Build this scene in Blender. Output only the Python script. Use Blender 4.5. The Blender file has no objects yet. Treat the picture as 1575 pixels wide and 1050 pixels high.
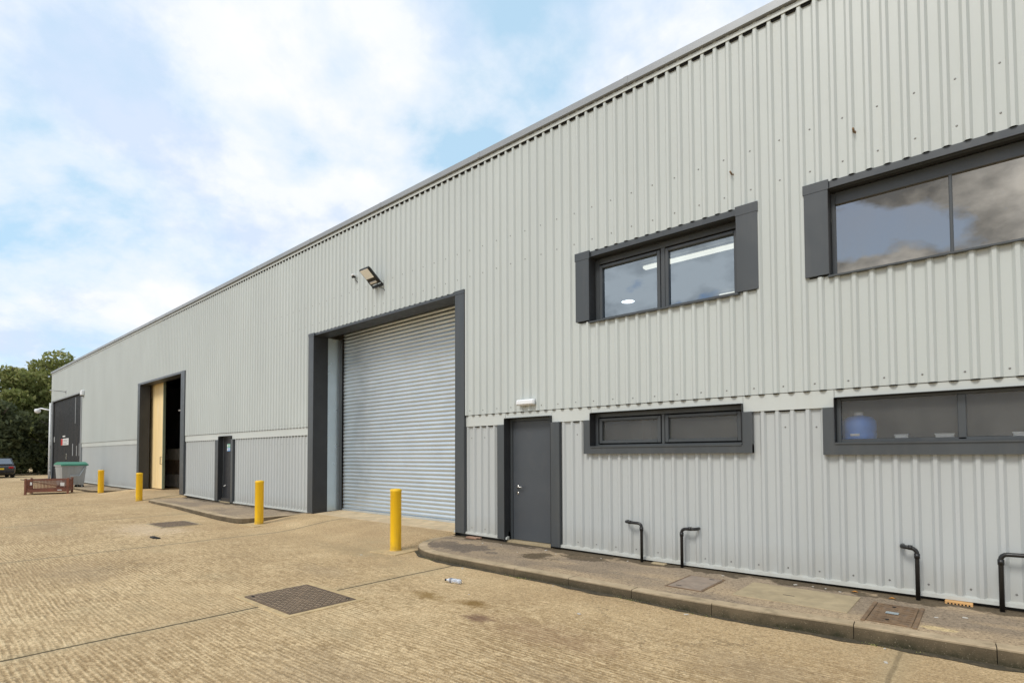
import bpy, math, random
import numpy as np
from mathutils import Vector, Matrix
random.seed(7); rng=np.random.default_rng(7)
C=bpy.context.scene.collection
PI=math.pi

# ------------------------------------------------------------------ helpers
def smooth(a,b,x):
    t=min(1,max(0,(x-a)/(b-a))); return t*t*(3-2*t)
def interp(x,xs,ys): return float(np.interp(x,xs,ys))
def yard_z(x,y):
    z=interp(x,[-120,-45,-20,-14,-5,0,4,5,8,30],[-1.44,-1.46,-1.51,-1.54,-1.585,-1.60,-1.60,-1.625,-1.635,-1.66])
    for a,b,zt in((-5.66,-0.40,-1.440),(-19.95,-14.45,-1.372)):
        m=smooth(a-.25,a+.02,x)*(1-smooth(b-.02,b+.22,x))
        r=smooth(-1.75,-0.02,y)*m
        z=z*(1-r)+zt*r
    return z
def base_z(x): return interp(x,[-38,-24,-14.4,-11.4,-5.7,-.3,4,8,14],[-1.36,-1.39,-1.383,-1.438,-1.437,-1.44,-1.478,-1.457,-1.457])

class MB:
    def __init__(s): s.v=[]; s.f=[]; s.m=[]; s.s=[]
    def add(s,vs,fs,mi=0,sm=False):
        o=len(s.v); s.v+= [tuple(v) for v in vs]
        for f in fs: s.f.append(tuple(i+o for i in f)); s.m.append(mi); s.s.append(sm)
        return s
    def quad(s,a,b,c,d,mi=0): return s.add([a,b,c,d],[(0,1,2,3)],mi)
    def box(s,x0,x1,y0,y1,z0,z1,mi=0,M=None):
        vs=[Vector((x,y,z)) for z in(z0,z1) for y in(y0,y1) for x in(x0,x1)]
        if M is not None: vs=[M@v for v in vs]
        return s.add(vs,[(0,2,3,1),(4,5,7,6),(0,1,5,4),(2,6,7,3),(0,4,6,2),(1,3,7,5)],mi)
    def bbox(s,x0,x1,y0,y1,z0,z1,b=.01,mi=0,M=None):
        # box with chamfered edges
        import itertools
        vs=[];idx={}
        for cx in(0,1):
            for cy in(0,1):
                for cz in(0,1):
                    px=(x0,x1)[cx];py=(y0,y1)[cy];pz=(z0,z1)[cz]
                    sx=(1,-1)[cx]*b;sy=(1,-1)[cy]*b;sz=(1,-1)[cz]*b
                    for k,p in enumerate(((px,py+sy,pz+sz),(px+sx,py,pz+sz),(px+sx,py+sy,pz))):
                        idx[(cx,cy,cz,k)]=len(vs); vs.append(Vector(p))
        F=[]
        I=lambda *k: idx[k]
        for c in(0,1):
            F.append([I(c,0,0,0),I(c,1,0,0),I(c,1,1,0),I(c,0,1,0)])
            F.append([I(0,c,0,1),I(1,c,0,1),I(1,c,1,1),I(0,c,1,1)])
            F.append([I(0,0,c,2),I(1,0,c,2),I(1,1,c,2),I(0,1,c,2)])
        for a in(0,1):
            for c in(0,1):
                F.append([I(a,c,0,0),I(a,c,1,0),I(a,c,1,1),I(a,c,0,1)])
                F.append([I(a,0,c,0),I(a,1,c,0),I(a,1,c,2),I(a,0,c,2)])
                F.append([I(0,a,c,1),I(1,a,c,1),I(1,a,c,2),I(0,a,c,2)])
        for k in itertools.product((0,1),repeat=3): F.append([I(*k,0),I(*k,1),I(*k,2)])
        ctr=Vector(((x0+x1)/2,(y0+y1)/2,(z0+z1)/2))
        G=[]
        for f in F:
            n=(vs[f[1]]-vs[f[0]]).cross(vs[f[2]]-vs[f[0]])
            cc=sum((vs[i] for i in f),Vector())/len(f)
            G.append(f if n.dot(cc-ctr)>0 else f[::-1])
        if M is not None: vs=[M@v for v in vs]
        return s.add(vs,G,mi)
    def prism(s,poly,z0,z1,mi=0,M=None):
        n=len(poly); vs=[Vector((x,y,z0)) for x,y in poly]+[Vector((x,y,z1)) for x,y in poly]
        if M is not None: vs=[M@v for v in vs]
        fs=[tuple(range(n))[::-1],tuple(range(n,2*n))]+[(i,(i+1)%n,n+(i+1)%n,n+i) for i in range(n)]
        return s.add(vs,fs,mi)
    def tube(s,pts,r,n=12,mi=0,cap=True):
        pts=[Vector(p) for p in pts]; rs=r if isinstance(r,(list,tuple)) else [r]*len(pts)
        vs=[];fs=[]; prev=None
        for i,p in enumerate(pts):
            t=(pts[min(i+1,len(pts)-1)]-pts[max(i-1,0)]).normalized()
            if prev is None:
                u=t.orthogonal().normalized()
            else:
                u=(prev-t*prev.dot(t)).normalized()
            prev=u; w=t.cross(u)
            for k in range(n):
                a=2*PI*k/n; vs.append(p+(u*math.cos(a)+w*math.sin(a))*rs[i])
        for i in range(len(pts)-1):
            for k in range(n):
                fs.append((i*n+k,i*n+(k+1)%n,(i+1)*n+(k+1)%n,(i+1)*n+k))
        s.add(vs,fs,mi,True)
        if cap:
            o=len(s.v)-len(vs)
            s.f.append(tuple(o+k for k in range(n))[::-1]); s.m.append(mi); s.s.append(False)
            s.f.append(tuple(o+(len(pts)-1)*n+k for k in range(n))); s.m.append(mi); s.s.append(False)
        return s
    def lathe(s,prof,n=24,ctr=(0,0,0),axis='z',mi=0):
        vs=[];fs=[]; c=Vector(ctr)
        for r,h in prof:
            for k in range(n):
                a=2*PI*k/n; x,y=r*math.cos(a),r*math.sin(a)
                vs.append(c+Vector((x,y,h) if axis=='z' else (x,h,y) if axis=='y' else (h,x,y)))
        for i in range(len(prof)-1):
            for k in range(n): fs.append((i*n+k,i*n+(k+1)%n,(i+1)*n+(k+1)%n,(i+1)*n+k))
        return s.add(vs,fs,mi,True)
    def build(s,name,mats,parent=None,loc=None):
        me=bpy.data.meshes.new(name); me.from_pydata(s.v,[],s.f)
        if not isinstance(mats,(list,tuple)): mats=[mats]
        for m in mats: me.materials.append(m)
        me.polygons.foreach_set('material_index',s.m); me.polygons.foreach_set('use_smooth',s.s)
        me.update()
        o=bpy.data.objects.new(name,me); C.objects.link(o)
        if parent is not None: o.parent=parent
        if loc: o.location=loc
        return o
def tag(o,label,cat,group=None):
    o['label']=label; o['category']=cat
    if group: o['group']=group
    return o
def thing(name,label,cat,loc=(0,0,0),rz=0,group=None):
    o=bpy.data.objects.new(name,None); C.objects.link(o); o.location=loc; o.rotation_euler=(0,0,rz); o.empty_display_size=.2
    return tag(o,label,cat,group)
def structure(o,kind='structure'): o['kind']=kind; return o
def dup(root,loc,label,rz=None):
    r=root.copy(); C.objects.link(r); r.location=loc; r['label']=label
    if rz is not None: r.rotation_euler=(0,0,rz)
    for ch in list(root.children):
        c=ch.copy(); C.objects.link(c); c.parent=r
        for g in ch.children:
            d=g.copy(); C.objects.link(d); d.parent=c
    return r

# ------------------------------------------------------------------ materials
class NT:
    def __init__(s,m):
        s.t=m.node_tree; s.n=s.t.nodes; s.l=s.t.links
    def node(s,ty,**kw):
        n=s.n.new(ty)
        for k,v in kw.items():
            if k.startswith('_'): setattr(n,k[1:],v)
        return n
    def link(s,a,b): s.l.new(a,b)
    def math(s,op,a,b=None,c=None,clamp=False):
        n=s.n.new('ShaderNodeMath'); n.operation=op; n.use_clamp=clamp
        for i,v in enumerate((a,b,c)):
            if v is None: continue
            if isinstance(v,(int,float)): n.inputs[i].default_value=v
            else: s.link(v,n.inputs[i])
        return n.outputs[0]
    def noise(s,vec,scale,detail=4,rough=.55,dist=0,out=0):
        n=s.n.new('ShaderNodeTexNoise'); n.inputs['Scale'].default_value=scale; n.inputs['Detail'].default_value=detail
        n.inputs['Roughness'].default_value=rough; n.inputs['Distortion'].default_value=dist
        if vec is not None: s.link(vec,n.inputs['Vector'])
        return n.outputs[out]
    def ramp(s,fac,stops,interp='LINEAR'):
        n=s.n.new('ShaderNodeValToRGB'); n.color_ramp.interpolation=interp; el=n.color_ramp.elements
        while len(el)<len(stops): el.new(.5)
        for e,(p,c) in zip(el,stops):
            e.position=p; e.color=c if len(c)==4 else (*c,1)
        s.link(fac,n.inputs[0]); return n.outputs[0]
    def mix(s,fac,a,b,mode='MIX'):
        n=s.n.new('ShaderNodeMix'); n.data_type='RGBA'; n.blend_type=mode
        if isinstance(fac,(int,float)): n.inputs[0].default_value=fac
        else: s.link(fac,n.inputs[0])
        for i,v in((6,a),(7,b)):
            if isinstance(v,tuple): n.inputs[i].default_value=v if len(v)==4 else (*v,1)
            else: s.link(v,n.inputs[i])
        return n.outputs[2]
    def mapping(s,vec,scale=(1,1,1),loc=(0,0,0),rot=(0,0,0)):
        n=s.n.new('ShaderNodeMapping'); n.inputs['Scale'].default_value=scale; n.inputs['Location'].default_value=loc; n.inputs['Rotation'].default_value=rot
        s.link(vec,n.inputs['Vector']); return n.outputs[0]
    def bump(s,h,strength=.3,dist=.01,normal=None):
        n=s.n.new('ShaderNodeBump'); n.inputs['Strength'].default_value=strength; n.inputs['Distance'].default_value=dist
        s.link(h,n.inputs['Height'])
        if normal is not None: s.link(normal,n.inputs['Normal'])
        return n.outputs[0]
def new_mat(name):
    m=bpy.data.materials.new(name); m.use_nodes=True; nt=NT(m)
    b=nt.n['Principled BSDF']; co=nt.n.new('ShaderNodeTexCoord').outputs['Object']
    return m,nt,b,co
def simple(name,col,rough=.5,metal=0,var=.12,scale=3,bump=.0,bscale=60,spec=.5,dirt=None,dirt_amt=.4,streak=False,coat=0):
    m,nt,b,co=new_mat(name)
    v=co if not streak else nt.mapping(co,(1,1,.12))
    n=nt.noise(v,scale,5)
    dk=tuple(c*(1-var) for c in col); lt=tuple(min(1,c*(1+var)) for c in col)
    c=nt.ramp(n,[(.3,dk),(.7,lt)])
    if dirt:
        n2=nt.noise(v,scale*2.3+1,6,.65)
        f=nt.ramp(n2,[(.5,(0,0,0)),(.75,(dirt_amt,)*3)])
        c=nt.mix(f,c,dirt)
    nt.link(c,b.inputs['Base Color'])
    r=nt.ramp(nt.noise(co,scale*3,4),[(.3,(max(0,rough-.08),)*3),(.7,(min(1,rough+.08),)*3)]); nt.link(r,b.inputs['Roughness'])
    b.inputs['Metallic'].default_value=metal; b.inputs['Specular IOR Level'].default_value=spec
    if coat: b.inputs['Coat Weight'].default_value=coat; b.inputs['Coat Roughness'].default_value=.1
    if bump: nt.link(nt.bump(nt.noise(co,bscale,4),bump,.004),b.inputs['Normal'])
    return m
def emis(name,col,st):
    m,nt,b,co=new_mat(name); b.inputs['Base Color'].default_value=(*col,1)
    b.inputs['Emission Color'].default_value=(*col,1); b.inputs['Emission Strength'].default_value=st; return m

def cladding_mat(name,col,warm):
    m,nt,b,co=new_mat(name)
    n1=nt.noise(nt.mapping(co,(.35,.35,.12)),2.2,4)
    c=nt.ramp(n1,[(.3,tuple(k*.955 for k in col)),(.7,tuple(min(1,k*1.035) for k in col))])
    # faint vertical run-off streaks
    n2=nt.noise(nt.mapping(co,(5,5,.22)),2.0,5,.6)
    c=nt.mix(nt.ramp(n2,[(.56,(0,0,0)),(.80,(.16,)*3)]),c,warm)
    n3=nt.noise(co,26,6,.7)
    c=nt.mix(nt.ramp(n3,[(.62,(0,0,0)),(.8,(.22,)*3)]),c,tuple(k*.72 for k in col))
    # splash dirt low on the wall
    z=nt.n.new('ShaderNodeSeparateXYZ'); nt.link(co,z.inputs[0])
    low=nt.math('MULTIPLY_ADD',z.outputs[2],-2.2,-2.35,True)
    lowm=nt.math('MULTIPLY',low,nt.noise(nt.mapping(co,(5,5,1.5)),2,5),None)
    c=nt.mix(nt.math('MULTIPLY',lowm,.9),c,(.36,.33,.27))
    nt.link(c,b.inputs['Base Color'])
    b.inputs['Roughness'].default_value=.42; b.inputs['Specular IOR Level'].default_value=.45
    h=nt.noise(nt.mapping(co,(1.2,1.2,.5)),1.6,3)
    nt.link(nt.bump(h,.18,.03,nt.bump(nt.noise(co,180,2),.04,.002)),b.inputs['Normal'])
    return m
M={}
M['clad']=cladding_mat('goosewing_cladding_paint',(.510,.545,.528),(.46,.44,.36))
M['clad_low']=cladding_mat('pale_grey_cladding_paint',(.468,.494,.492),(.42,.40,.35))
M['band']=cladding_mat('cream_flashing_paint',(.54,.570,.548),(.47,.44,.37))
M['dark']=simple('anthracite_paint',(.060,.068,.074),.36,0,.12,1.6,.22,3,dirt=(.12,.12,.115),dirt_amt=.35,streak=True)
M['dark2']=simple('dark_reveal_paint',(.032,.034,.036),.5,0,.15,2,.04,90)
M['door']=simple('slate_grey_door_paint',(.062,.071,.082),.42,0,.08,1.2,.06,140,dirt=(.1,.1,.1),dirt_amt=.25)
M['firedoor']=simple('worn_charcoal_door_paint',(.024,.026,.030),.45,0,.25,2.5,.05,90,dirt=(.09,.07,.05),dirt_amt=.6,streak=True)
M['coping']=simple('grey_coping_metal',(.31,.325,.335),.42,.25,.08,.6,streak=False)
M['galv']=simple('galvanised_steel',(.64,.71,.76),.40,.80,.05,1.5,.0,40,dirt=(.6,.61,.62),dirt_amt=.3)
M['galv_sheet']=simple('brushed_galvanised_sheet',(.58,.66,.70),.34,.8,.05,2,0,40)
M['steel']=simple('satin_steel',(.62,.61,.58),.3,1,.05)
M['black_plastic']=simple('black_pipe_plastic',(.012,.012,.012),.35,0,.2,6,.05,60,dirt=(.05,.05,.045),dirt_amt=.3)
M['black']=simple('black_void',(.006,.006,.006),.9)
M['white_plastic']=simple('white_plastic',(.78,.8,.82),.3,0,.03)
M['yellow']=simple('yellow_bollard_plastic',(.90,.54,.006),.38,0,.07,2.5,.06,45,dirt=(.42,.27,.05),dirt_amt=.38,streak=True)
def bollard_mat():
    m,nt,b,co=new_mat('scuffed_yellow_bollard')
    z=nt.n.new('ShaderNodeSeparateXYZ'); nt.link(co,z.inputs[0])
    c=nt.ramp(nt.noise(nt.mapping(co,(1,1,.3)),3,5),[(.3,(.84,.49,.008)),(.7,(.94,.58,.012))])
    c=nt.mix(nt.ramp(nt.noise(nt.mapping(co,(9,9,.8)),2,6,.7),[(.54,(0,0,0)),(.74,(.5,)*3)]),c,(.50,.31,.04))
    sc=nt.ramp(nt.noise(nt.mapping(co,(6,6,14),(3,1,2)),1.6,6,.75),[(.64,(0,0,0)),(.70,(.75,)*3)])
    c=nt.mix(sc,c,(.30,.22,.10))
    low=nt.math('MULTIPLY',nt.math('MULTIPLY_ADD',z.outputs[2],-5,.85,True),nt.ramp(nt.noise(co,14,5,.7),[(.35,(.25,)*3),(.62,(1,1,1))]))
    c=nt.mix(nt.math('MULTIPLY',low,.7),c,(.24,.165,.07))
    nt.link(c,b.inputs['Base Color']); b.inputs['Roughness'].default_value=.4
    nt.link(nt.bump(nt.noise(co,30,4),.08,.004),b.inputs['Normal']); return m
M['yellow']=bollard_mat()
M['leaf_yellow']=simple('faded_yellow_door_paint',(.86,.66,.34),.5,0,.12,2.2,.05,30,dirt=(.86,.75,.52),dirt_amt=.7,streak=True)
M['edge_green']=simple('grey_green_edge_trim',(.22,.26,.18),.5)
M['rust']=simple('rusty_iron',(.21,.135,.075),.75,.1,.3,7,.5,60,dirt=(.10,.10,.095),dirt_amt=.6)
M['castiron']=simple('worn_cast_iron',(.125,.085,.052),.75,.0,.25,6,.35,80,dirt=(.22,.15,.085),dirt_amt=.6)
M['tread']=simple('polished_cast_tread',(.30,.225,.15),.55,.1,.25,8,.1,60)
M['pinkcover']=simple('weathered_pink_concrete',(.30,.235,.18),.9,0,.2,6,.5,70,dirt=(.2,.19,.16),dirt_amt=.6)
M['terracotta']=simple('terracotta_brick',(.66,.38,.15),.85,0,.18,9,.4,70)
M['brickdust']=simple('broken_red_brick',(.30,.18,.12),.9,0,.2,12,.6,80)
M['office']=simple('office_plaster',(.38,.385,.39),.8,0,.04)
M['ceiling']=simple('office_ceiling',(.5,.51,.52),.85,0,.04)
M['interior']=simple('dark_store_lining',(.09,.09,.088),.8,0,.2)
M['floor']=simple('store_floor_concrete',(.2,.18,.15),.8,0,.2,3,.2)
M['roof']=simple('roof_sheet_grey',(.3,.31,.32),.5,.2,.1)
M['block']=simple('grey_concrete_block',(.55,.56,.56),.85,0,.15,4,.4,40)
M['timber']=simple('dark_timber_baulk',(.24,.185,.15),.85,0,.3,5,.4,40)
M['skip']=simple('oxide_red_steel',(.20,.075,.045),.65,.1,.25,5,.2,50,dirt=(.25,.15,.11),dirt_amt=.5)
M['bin']=simple('galvanised_bin_steel',(.40,.42,.43),.45,.5,.14,3,.05,50,dirt=(.3,.29,.27),dirt_amt=.6,streak=True)
M['lid']=simple('green_bin_plastic',(.05,.23,.155),.45,0,.12,3)
M['rubber']=simple('black_rubber',(.015,.015,.015),.8,0,.2)
M['carpaint']=simple('dark_grey_car_paint',(.04,.041,.043),.28,.3,.05,1,coat=.8)
M['carglass']=simple('dark_car_glass',(.22,.24,.26),.12,.6,.0)
M['red']=simple('red_lamp_lens',(.35,.012,.01),.2,0,.1)
M['plate']=simple('yellow_number_plate',(.72,.52,.03),.4,0,.03)
M['signwhite']=simple('white_sign_panel',(.72,.73,.72),.4,0,.03)
M['signred']=simple('red_sign_panel',(.5,.03,.03),.4,0,.03)
M['signgrey']=simple('grey_sign_print',(.22,.22,.24),.5,0,.03)
M['signgreen']=simple('green_sign_print',(.10,.46,.30),.4,0,.03)
M['signblue']=simple('blue_sign_print',(.10,.30,.66),.4,0,.03)
M['bluejug']=simple('blue_plastic_drum',(.08,.30,1.0),.35,0,.12,5)
M['lamp_lens']=simple('cream_led_lens',(.95,.95,.90),.35,0,.04,30)
M['alu']=simple('aluminium_bracket',(.7,.7,.7),.35,.6,.05)
M['downlight']=emis('lit_round_downlight',(1,.97,.9),6)
M['striplight']=emis('lit_warm_strip_light',(1,.86,.62),1.6)
M['tube']=emis('dim_tube_light',(1,.92,.8),.35)
M['screw']=simple('screw_heads',(.22,.22,.21),.5,.4,.1)
M['litter']=simple('pale_litter',(.52,.49,.43),.8)
M['orange_litter']=simple('dry_orange_leaf',(.55,.25,.05),.8)
M['bark']=simple('dark_bark',(.06,.048,.035),.9,0,.3,8,.6,30)

def glass_mat(name,refl,tint,rough=0,dirtc=None,dirt=0,spec_rough=0.0,gcol=(.92,.95,1)):
    m=bpy.data.materials.new(name); m.use_nodes=True; nt=NT(m)
    for n in list(nt.n):
        if n.type!='OUTPUT_MATERIAL': nt.n.remove(n)
    out=[n for n in nt.n if n.type=='OUTPUT_MATERIAL'][0]
    co=nt.n.new('ShaderNodeTexCoord').outputs['Object']
    g=nt.n.new('ShaderNodeBsdfGlossy'); g.inputs['Roughness'].default_value=spec_rough; g.inputs['Color'].default_value=(*gcol,1)
    nt.link(nt.bump(nt.noise(co,1.1,3),.10,.01),g.inputs['Normal'])
    if rough>0:
        t=nt.n.new('ShaderNodeBsdfRefraction'); t.inputs['Roughness'].default_value=rough; t.inputs['IOR'].default_value=1.12; t.inputs['Color'].default_value=(*tint,1)
    else:
        t=nt.n.new('ShaderNodeBsdfTransparent'); t.inputs['Color'].default_value=(*tint,1)
    if rough>0:
        tt=nt.n.new('ShaderNodeBsdfTransparent'); tt.inputs['Color'].default_value=(*tint,1)
        m0=nt.n.new('ShaderNodeMixShader'); m0.inputs[0].default_value=.55; nt.link(t.outputs[0],m0.inputs[1]); nt.link(tt.outputs[0],m0.inputs[2]); t=m0
    mx=nt.n.new('ShaderNodeMixShader'); fr=nt.n.new('ShaderNodeFresnel'); fr.inputs[0].default_value=1.5
    nt.link(nt.math('ADD',nt.math('MULTIPLY',fr.outputs[0],1.3),refl,None,True),mx.inputs[0])
    nt.link(t.outputs[0],mx.inputs[1]); nt.link(g.outputs[0],mx.inputs[2])
    last=mx.outputs[0]
    if dirtc:
        d=nt.n.new('ShaderNodeBsdfDiffuse'); d.inputs[0].default_value=(*dirtc,1)
        m2=nt.n.new('ShaderNodeMixShader')
        n=nt.noise(nt.mapping(co,(1,1,.5)),2.5,6,.65)
        z=nt.n.new('ShaderNodeSeparateXYZ'); nt.link(co,z.inputs[0])
        f=nt.ramp(n,[(.35,(dirt*.3,)*3),(.75,(dirt,)*3)])
        nt.link(f,m2.inputs[0]); nt.link(last,m2.inputs[1]); nt.link(d.outputs[0],m2.inputs[2]); last=m2.outputs[0]
    nt.link(last,out.inputs[0]); return m
M['glass_new']=glass_mat('clear_window_glass',.24,(.42,.50,.60),0,None,0,0,(.72,.86,1))
M['glass_old']=glass_mat('dusty_window_glass',.36,(.22,.21,.19),0,(.36,.30,.20),.14,0,(.80,.77,.71))
M['frosted']=glass_mat('frosted_window_glass',.03,(.94,.95,.94),.08,(.46,.46,.42),.16,.35)

# --- yard concrete
def yard_mat():
    m,nt,b,co=new_mat('tamped_yard_concrete')
    s=nt.n.new('ShaderNodeSeparateXYZ'); nt.link(co,s.inputs[0]); X,Y=s.outputs[0],s.outputs[1]
    big=nt.noise(co,.35,5,.6); mid=nt.noise(co,1.7,6,.65); fine=nt.noise(co,38,5,.75); grit=nt.noise(co,140,3,.7)
    c=nt.ramp(mid,[(.28,(.49,.365,.216)),(.5,(.61,.462,.278)),(.74,(.71,.558,.352))])
    c=nt.mix(nt.ramp(big,[(.38,(0,0,0)),(.60,(.62,)*3)]),c,(.40,.285,.165))
    # tamping ridges running along the wall, each bay brushed with its own slant
    bay=nt.math('FLOOR',nt.math('DIVIDE',nt.math('ADD',X,5.3*40-1.36),5.3))
    wob=nt.math('MULTIPLY',nt.math('SUBTRACT',nt.noise(nt.mapping(co,(.5,1,1)),.8,3,.5),.5),.16)
    tilt=nt.math('MULTIPLY',nt.math('SINE',nt.math('MULTIPLY',bay,2.3)),.03)
    yy=nt.math('ADD',nt.math('ADD',Y,nt.math('MULTIPLY',X,tilt)),wob)
    cmb=nt.n.new('ShaderNodeCombineXYZ'); nt.link(yy,cmb.inputs[1]); nt.link(nt.math('MULTIPLY',X,.13),cmb.inputs[0]); nt.link(nt.math('MULTIPLY',bay,3.7),cmb.inputs[2])
    rid=nt.math('ADD',nt.math('MULTIPLY',nt.math('SINE',nt.math('MULTIPLY',yy,2*PI/.040)),.5),.5)
    rid2=nt.noise(cmb.outputs[0],27,3,.6)
    ridge=nt.math('ADD',nt.math('MULTIPLY',rid,.30),nt.math('MULTIPLY',nt.ramp(rid2,[(.28,(0,0,0)),(.72,(1,1,1))]),.70))
    # ridges broken up and worn away in patches and near the wall
    wear=nt.ramp(nt.noise(co,.9,5,.7),[(.34,(.45,)*3),(.55,(1,1,1))])
    nearw=nt.math('MULTIPLY_ADD',Y,-.6,-.75,True)
    amp=nt.math('MULTIPLY',wear,nearw)
    grain=nt.noise(nt.mapping(co,(.8,1,1)),17,4,.8)
    brk=nt.math('SUBTRACT',ridge,nt.math('MULTIPLY',nt.math('SUBTRACT',grain,.5),2.1))
    gmask=nt.math('MULTIPLY',nt.ramp(brk,[(.24,(1,1,1)),(.58,(0,0,0))]),amp)
    c=nt.mix(nt.math('MULTIPLY',gmask,.66),c,(.235,.155,.07))
    top=nt.math('MULTIPLY',nt.ramp(brk,[(.58,(0,0,0)),(.95,(1,1,1))]),amp)
    c=nt.mix(nt.math('MULTIPLY',top,.55),c,(.84,.68,.44))
    g2=nt.noise(nt.mapping(co,(1,1,1),(7,1,3)),30,3,.8)
    c=nt.mix(1.0,c,nt.ramp(g2,[(.33,(.60,.57,.52)),(.46,(1.04,1.01,.93)),(.58,(1.04,1.01,.93)),(.70,(1.35,1.33,1.28))]),'MULTIPLY')
    # exposed aggregate: dark and pale grains everywhere
    c=nt.mix(nt.ramp(nt.noise(co,46,4,.8),[(.50,(0,0,0)),(.62,(.72,)*3)]),c,(.24,.155,.07))
    c=nt.mix(nt.ramp(grit,[(.54,(0,0,0)),(.68,(.6,)*3)]),c,(.22,.15,.075))
    c=nt.mix(nt.ramp(nt.noise(nt.mapping(co,(1,1,1),(5,3,1)),60,4,.8),[(.56,(0,0,0)),(.68,(.6,)*3)]),c,(.86,.73,.52))
    # greenish grey weathering in drifts
    c=nt.mix(nt.ramp(nt.noise(nt.mapping(co,(.5,1,1),(4,2,0)),.9,6,.7),[(.55,(0,0,0)),(.78,(.36,)*3)]),c,(.36,.31,.19))
    # spills
    def spill(cx,cy,rx,ry,col,amt,c):
        dx=nt.math('DIVIDE',nt.math('SUBTRACT',X,cx),rx); dy=nt.math('DIVIDE',nt.math('SUBTRACT',Y,cy),ry)
        d=nt.math('SQRT',nt.math('ADD',nt.math('MULTIPLY',dx,dx),nt.math('MULTIPLY',dy,dy)))
        d=nt.math('ADD',d,nt.math('MULTIPLY',nt.math('SUBTRACT',nt.noise(co,6,6,.8),.5),2.6))
        return nt.mix(nt.math('MULTIPLY',nt.ramp(d,[(.3,(1,1,1)),(1,(0,0,0))]),amt),c,col)
    c=spill(2.35,-2.92,.34,.14,(.20,.115,.022),.75,c)
    c=spill(3.0,-2.83,.30,.15,(.19,.105,.02),.8,c)
    c=spill(3.42,-3.16,.22,.12,(.13,.065,.045),.75,c)
    c=spill(4.2,-3.1,.9,.35,(.30,.19,.11),.45,c)
    c=spill(-.8,-1.8,1.5,.4,(.30,.23,.13),.45,c)
    c=spill(-6.5,-3.2,1.6,.8,(.72,.58,.42),.4,c)
    for a_ in((3.8,-4.9,1.3,.5),(5.9,-2.7,.7,.4),(-2.2,-5.2,1.2,.5),(.2,-3.0,.8,.3),(-9,-4.6,2.0,.7),(5.2,-3.8,1.0,.3)): c=spill(*a_,(.32,.24,.15),.34,c)
    # joints across the yard
    jw=nt.math('MULTIPLY',nt.math('SUBTRACT',nt.noise(co,2.2,5,.7),.5),.05)
    xj=nt.math('ADD',nt.math('ADD',X,jw),5.3*40-1.36)
    fr=nt.math('FRACT',nt.math('DIVIDE',xj,5.3)); dj=nt.math('MULTIPLY',nt.math('MINIMUM',fr,nt.math('SUBTRACT',1,fr)),5.3)
    jl=nt.ramp(nt.math('ADD',dj,nt.math('MULTIPLY',nt.math('SUBTRACT',nt.noise(co,12,4,.7),.5),.016)),[(.010,(1,1,1)),(.022,(0,0,0))])
    jl=nt.math('MULTIPLY',jl,nt.math('SUBTRACT',1,nt.math('MULTIPLY',nt.math('GREATER_THAN',X,5),.6)))
    edge=nt.ramp(dj,[(.02,(.35,)*3),(.16,(0,0,0))])
    c=nt.mix(edge,c,(.44,.36,.22))
    c=nt.mix(nt.math('MULTIPLY',jl,.92),c,(.055,.045,.022))
    # hairline cracks
    vo=nt.n.new('ShaderNodeTexVoronoi'); vo.feature='DISTANCE_TO_EDGE'; vo.inputs['Scale'].default_value=.28
    dv=nt.n.new('ShaderNodeVectorMath'); dv.operation='ADD'; nt.link(co,dv.inputs[0])
    nz=nt.n.new('ShaderNodeVectorMath'); nz.operation='SCALE'; nt.link(nt.noise(co,1.3,6,.7,0,1),nz.inputs[0]); nz.inputs[3].default_value=.9; nt.link(nz.outputs[0],dv.inputs[1]); nt.link(dv.outputs[0],vo.inputs['Vector'])
    cr=nt.math('MULTIPLY',nt.ramp(vo.outputs[0],[(.0,(1,1,1)),(.0035,(0,0,0))]),nt.ramp(nt.noise(co,.5,2),[(.5,(0,0,0)),(.6,(.55,)*3)]))
    c=nt.mix(cr,c,(.12,.09,.05))
    nt.link(c,b.inputs['Base Color']); b.inputs['Roughness'].default_value=.9; b.inputs['Specular IOR Level'].default_value=.25
    h=nt.math('ADD',nt.math('MULTIPLY',nt.math('MULTIPLY',ridge,amp),1.0),nt.math('ADD',nt.math('MULTIPLY',fine,.8),nt.math('MULTIPLY',grit,.3)))
    h=nt.math('SUBTRACT',h,nt.math('MULTIPLY',jl,1.0))
    nt.link(nt.bump(h,.8,.012),b.inputs['Normal'])
    return m
M['yard']=yard_mat()
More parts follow.
